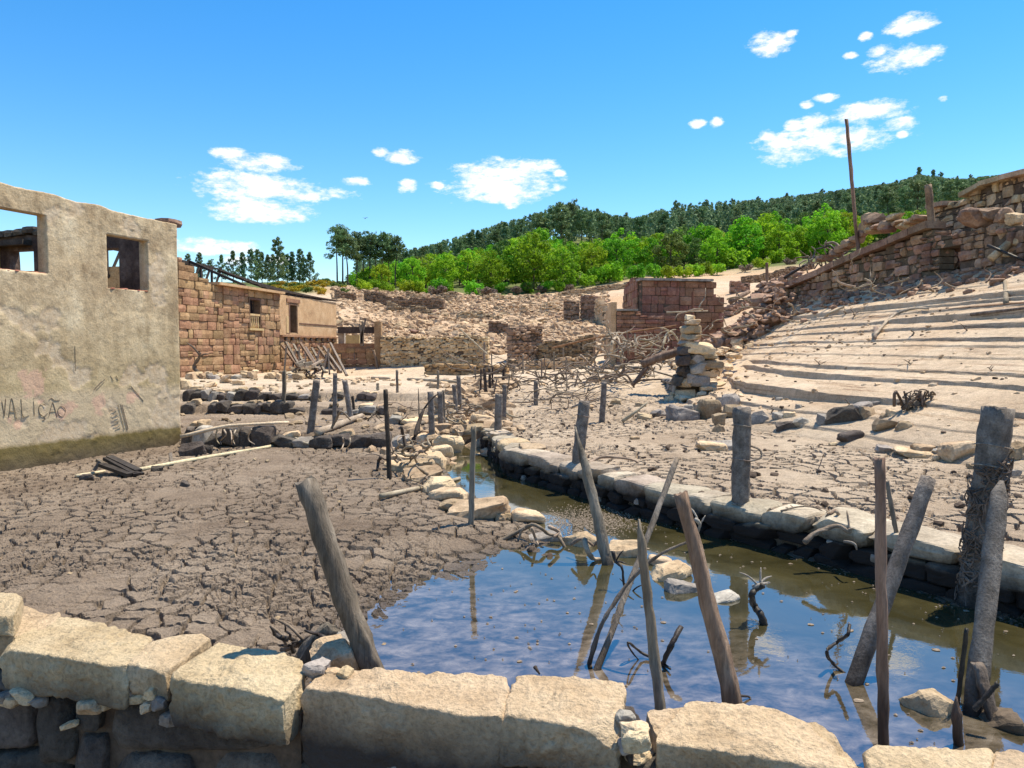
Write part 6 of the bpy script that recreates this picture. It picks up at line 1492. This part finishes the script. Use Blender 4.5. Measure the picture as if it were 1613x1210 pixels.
def pine_crown(seed, H=10.0, kind=0):
    rng = random.Random(seed); bl = []
    if kind == 0:      # open maritime pine: clumps high on a bare stem
        for i in range(30):
            k = rng.random(); z = H * (.50 + .48 * k); w_ = 2.1 * (1.05 - k * .65); a = rng.uniform(0, 6.28); rr = w_ * rng.random() ** .5
            bl.append((math.cos(a) * rr, math.sin(a) * rr, z, rng.uniform(.55, 1.0), rng.uniform(.28, .5)))
        V, F = leaf_cloud(bl, 46, .26, seed, .35, .3, .3)
    else:              # young conical pine
        for i in range(40):
            k = (i + rng.random()) / 40; z = H * (.14 + .84 * k); w_ = 2.5 * (1 - k) ** .6 + .25; a = i * 2.4 + rng.uniform(-.5, .5); rr = w_ * rng.uniform(.1, .95)
            bl.append((math.cos(a) * rr, math.sin(a) * rr, z, .75 * (1.15 - k * .6) * rng.uniform(.7, 1.2), .5 * (1.15 - k * .5)))
        V, F = leaf_cloud(bl, 46, .27, seed, .4, .3, .3)
    return mesh_np('crown', V, F, False)
BROAD = [(broad_crown(500 + i, 8.0, 3.3 + .25 * (i % 3)), trunk_mesh(520 + i, 8, .2)) for i in range(5)]
PINE = [(pine_crown(540 + i, 10, i % 2), trunk_mesh(560 + i, 11.5, .16, 5, 1.1, .5)) for i in range(6)]
def bush_mesh(seed, per=55, size=.11):
    rng = random.Random(seed); bl = [(rng.uniform(-.8, .8), rng.uniform(-.8, .8), rng.uniform(.25, 1.25), rng.uniform(.3, .5), rng.uniform(.3, .45)) for _ in range(20)]
    bl = [b for b in bl if (b[0] ** 2 + b[1] ** 2) < 1.0 - max(0, b[2] - .7) ** 2]
    V, F = leaf_cloud(bl, per, size, seed); return mesh_np('foliage', V, F, False)
BUSH = [bush_mesh(580 + i) for i in range(4)]
STEM = [trunk_mesh(590 + i, 1.0, .035, 7, .6, .1) for i in range(2)]
def tree(name, label, group, x, y, s, crown, trunk, cm, tm, rng, cat='tree', crown_name='crown', trunk_name='trunk', sz=1.0, z=None):
    z = terr1(x, y) if z is None else z; o = thing(name, label, cat, (x, y, z), group); rot = Matrix.Rotation(rng.uniform(0, 6.28), 4, 'Z')
    for nm, me, mt in ((crown_name, crown, cm), (trunk_name, trunk, tm)):
        c = bpy.data.objects.new(nm, with_mat(me, mt)); C.objects.link(c); c.parent = o
        c.matrix_basis = rot @ Matrix.Diagonal((s, s, s * sz, 1))
    return o
def spread(n, u0, u1, d0, d1, mind, seed, fn=None):
    rng = random.Random(seed); out = []; tries = 0
    while len(out) < n and tries < n * 60:
        tries += 1; u = rng.uniform(u0, u1); d = math.sqrt(rng.uniform(d0 * d0, d1 * d1))
        if fn and not fn(u, d): continue
        x = (u - CX) / FPX * d
        if any((x - a) ** 2 + (d - b) ** 2 < mind * mind for a, b in out): continue
        out.append((x, d))
    return out
rng = random.Random(600)
GT = 'spring-green broadleaf trees below the pine hill'
def base_d(u): return float(np.interp(u, [520, 700, 950, 1000, 1160, 1340, 1700], [118, 117, 116, 120, 122, 132, 140]))
pts = spread(150, 545, 1500, 112, 178, 4.0, 601, lambda u, d: d > base_d(u) + 1)
def belt_top(u): return float(np.interp(u, [540, 560, 600, 650, 700, 760, 800, 850, 900, 1000, 1060, 1100, 1200, 1300, 1345, 1500], [440, 428, 416, 405, 399, 391, 376, 364, 384, 370, 360, 350, 338, 326, 340, 330]))
def pine_top(u): return float(np.interp(u, [600, 620, 680, 760, 830, 890, 940, 1000, 1060, 1200, 1340, 1400, 1440, 1500, 1613], [408, 400, 385, 360, 340, 320, 335, 345, 322, 315, 298, 290, 277, 285, 272]))
def cap(x, y, z, s, fn, h, lo):
    m = (EYE + (550 - fn(CX + x / y * FPX)) * y / FPX - z) / h
    return 0 if m < lo else min(s, m)
zz = terrain(np.array([p[0] for p in pts]), np.array([p[1] for p in pts]))
for (x, y), z in zip(pts, zz):
    c, t = rng.choice(BROAD); dull = rng.random() < .13; s_ = cap(x, y, z, rng.choice((rng.uniform(.6, .9), rng.uniform(.75, 1.2))), belt_top, 8.2, .3)
    if s_ == 0: continue
    tree('broadleaf_tree', 'dull grey-green broadleaf tree among the brighter ones below the pines' if dull else 'bright spring-green broadleaf tree in the belt below the pine hill', 'dull broadleaf trees in the belt' if dull else GT, x, y, s_, c, t, M['leaf_mid'] if dull else M['leaf'], M['bark'], rng, z=z)
# taller pair breaking the skyline of the belt
for (u, v, d, s) in ((850, 452, 150, 1.2), (820, 452, 148, 1.05), (1290, 418, 150, 1.2), (1180, 430, 150, 1.05), (980, 450, 140, 1.0)):
    c, t = rng.choice(BROAD); x = (u - CX) / FPX * d
    tree('broadleaf_tree', 'tall bright green broadleaf tree standing above the belt', 'taller broadleaf trees', x, d, s, c, t, M['leaf'], M['bark'], rng)
GPN = 'dark pines on the hillside'
def ridge(u): return float(np.interp(u, [600, 760, 890, 1000, 1200, 1440, 1700], [255, 230, 225, 300, 330, 320, 330]))
pn = spread(285, 600, 1660, 168, 335, 5.0, 602, lambda u, d: d < ridge(u) and d > 150 + (20 if u < 1300 else 0))
pn.sort(key=lambda q: q[1]); zz = terrain(np.array([p[0] for p in pn]), np.array([p[1] for p in pn]))
for (x, y), z in zip(pn, zz):
    s_ = cap(x, y, z, rng.uniform(.8, 1.15), pine_top, 10.4, .4)
    if s_ == 0: continue
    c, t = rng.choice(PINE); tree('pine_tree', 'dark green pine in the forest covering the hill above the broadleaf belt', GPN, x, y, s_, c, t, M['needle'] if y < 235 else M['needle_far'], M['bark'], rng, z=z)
# the rest of the wood reads as one mass
LOWP = []
for i in range(4):
    rr = random.Random(700 + i); bl = []
    for j in range(14):
        k = (j + rr.random()) / 14; w_ = 1.9 * (1 - k) ** .8 + .2; a = j * 2.4; bl.append((math.cos(a) * w_ * .6, math.sin(a) * w_ * .6, 10 * (.2 + .78 * k), .7 * (1.1 - .6 * k), .5))
    LOWP.append(leaf_cloud(bl, 16, .42, 700 + i, .45, .4, .3))
mass = spread(1150, 560, 1720, 170, 420, 4.2, 603, lambda u, d: d < ridge(u) + 60); zz = terrain(np.array([p[0] for p in mass]), np.array([p[1] for p in mass]))
vl, fl, off = [], [], 0
for (x, y), z in zip(mass, zz):
    s = cap(x, y, z, rng.uniform(.8, 1.15), pine_top, 10.4, .4)
    if s == 0: continue
    V, F = rng.choice(LOWP); a = rng.uniform(0, 6.28); ca, sa = math.cos(a), math.sin(a)
    q = V * s; vl.append(np.stack([q[:, 0] * ca - q[:, 1] * sa + x, q[:, 0] * sa + q[:, 1] * ca + y, q[:, 2] + z], 1)); fl.append(F + off); off += len(V)
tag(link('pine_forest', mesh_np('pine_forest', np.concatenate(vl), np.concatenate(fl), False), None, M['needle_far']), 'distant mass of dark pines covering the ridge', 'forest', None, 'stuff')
GL = 'pines beyond the stone house'
for (u, d, s, k) in ((300, 160, .7, 1), (318, 165, .75, 1), (335, 170, .6, 0), (352, 172, .72, 1), (370, 165, .8, 1), (384, 168, .78, 1), (398, 160, .82, 1), (408, 166, .85, 1), (424, 160, .7, 1), (440, 150, 1.05, 1), (448, 158, .75, 1), (462, 158, .78, 1), (474, 158, .85, 1), (490, 158, .78, 1), (415, 172, .8, 1), (432, 170, .75, 1), (455, 168, .75, 1), (480, 170, .7, 1)):
    c, t = PINE[(int(u) % 3) * 2 + k]; s *= .9; tree('pine_tree', 'slim pine in the row on the rise beyond the stone house roof', GL, (u - CX) / FPX * d, d, s, c, t, M['needle'], M['bark'], rng)
GU = 'tall umbrella pines at the end of the tree belt'
for (u, d, s) in ((533, 122, 1.0), (541, 126, 1.05), (549, 123, .95), (564, 128, .98), (574, 130, .92), (584, 128, .98), (594, 130, .95), (603, 129, 1.0), (614, 131, .98), (624, 130, .95)):
    c, t = PINE[(int(u) % 3) * 2]; tree('umbrella_pine', 'tall bare-stemmed umbrella pine at the open end of the tree belt', GU, (u - CX) / FPX * d, d, s, c, t, M['needle'], M['bark'], rng, sz=.98)
GR = 'big pines behind the crest ruin'
for (u, d, s) in ((1395, 150, 1.15), (1420, 158, 1.1), (1440, 150, 1.2), (1455, 165, 1.2), (1490, 160, 1.15), (1506, 168, 1.1), (1530, 170, 1.0), (1550, 175, .95), (1575, 170, 1.0), (885, 178, 1.3), (900, 185, 1.25), (872, 182, 1.2), (915, 176, 1.15), (946, 170, 1.1), (780, 170, 1.05), (725, 165, .95), (1005, 172, 1.05), (850, 180, 1.1)):
    c, t = rng.choice(PINE[::2]); tree('pine_tree', 'large rounded dark pine standing out before the hill forest', 'large pines before the hill forest', (u - CX) / FPX * d, d, s, c, t, M['needle'], M['bark'], rng)
for (u, v) in ((1062, 318), (1085, 322), (1110, 316), (1150, 315), (1190, 312), (1235, 306), (1290, 300), (1322, 300), (1385, 290), (1405, 286), (1424, 282), (1440, 266), (1462, 270), (1474, 274), (1500, 280), (1520, 278), (1545, 280), (985, 336), (940, 330), (700, 378), (745, 362), (790, 350), (655, 390)):
    d = ridge(u) * .93; x = (u - CX) / FPX * d; z = terr1(x, d); s = (EYE + (550 - v) * d / FPX - z) / 10.2
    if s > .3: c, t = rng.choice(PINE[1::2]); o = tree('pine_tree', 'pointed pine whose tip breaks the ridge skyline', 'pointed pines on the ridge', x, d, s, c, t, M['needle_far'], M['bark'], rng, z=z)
# shrubs along the tree foot
def shrub(u, v, s, mt, label, group, sz=1.0):
    p = T(u, v); d = p.y
    tree('shrub', label, group, p.x, p.y, s * d / FPX / 2 , rng.choice(BUSH), rng.choice(STEM), M[mt], M['twig'], rng, 'shrub', 'foliage', 'stems', sz)
for (u, v, w_) in ((575, 458, 24), (592, 458, 22), (612, 460, 22), (638, 461, 26), (660, 462, 26), (690, 464, 36), (705, 464, 26), (745, 464, 30), (830, 461, 22), (880, 460, 22), (900, 456, 24), (945, 447, 34), (960, 445, 40), (975, 440, 30), (1000, 440, 30), (1035, 440, 32), (1055, 440, 28), (1075, 438, 26), (1095, 436, 28), (1110, 434, 26), (1130, 432, 24), (1200, 424, 24), (1225, 416, 28), (1250, 412, 26), (1275, 406, 26), (1300, 402, 26), (1322, 398, 26), (640, 458, 20), (790, 462, 22), (860, 460, 22), (925, 452, 26)):
    shrub(u, v, w_, 'leaf', 'small rounded green shrub at the foot of the broadleaf belt', 'green shrubs along the tree foot')
shrub(1157, 424, 42, 'leaf', 'round yellow-green bush standing apart at the field edge above the barn', None)
shrub(830, 461, 22, 'leaf_mid', 'small round grey-green bush at the edge of the rubble field', None)
for (u, v, w_) in ((690, 466, 26), (765, 466, 22), (775, 466, 20), (815, 463, 20), (855, 461, 18), (1245, 418, 18), (1175, 428, 18), (895, 458, 18)):
    shrub(u, v, w_, 'dry_brush', 'leafless grey-brown brush at the edge of the rubble field', 'dry brush at the rubble edge', .8)
for i in range(34):
    shrub(rng.uniform(418, 545), rng.uniform(447, 466), rng.uniform(9, 18), 'gorse', 'yellow-flowering gorse clump on the rise beside the stone house', 'gorse clumps', .7)
for i in range(20):
    shrub(rng.uniform(425, 550), rng.uniform(446, 462), rng.uniform(10, 20), 'leaf_mid', 'low green heath clump among the gorse', 'heath clumps', .6)
# one small bird far off in the sky
bd = MB(); c = P(575, 344, 60)
for sgn in (-1, 1): bd.add([c + Vector((0, .1, 0)), c + Vector((0, -.1, 0)), c + Vector((sgn * .22, -.02, .09)), c + Vector((sgn * .2, .08, .08))], [(0, 1, 2, 3)])
bd.tube([c + Vector((0, -.16, 0)), c, c + Vector((0, .14, 0))], [.01, .045, .015], 6)
tag(bd.build('bird', M['wood_dark'], None), 'tiny dark bird flying in the open sky', 'bird')
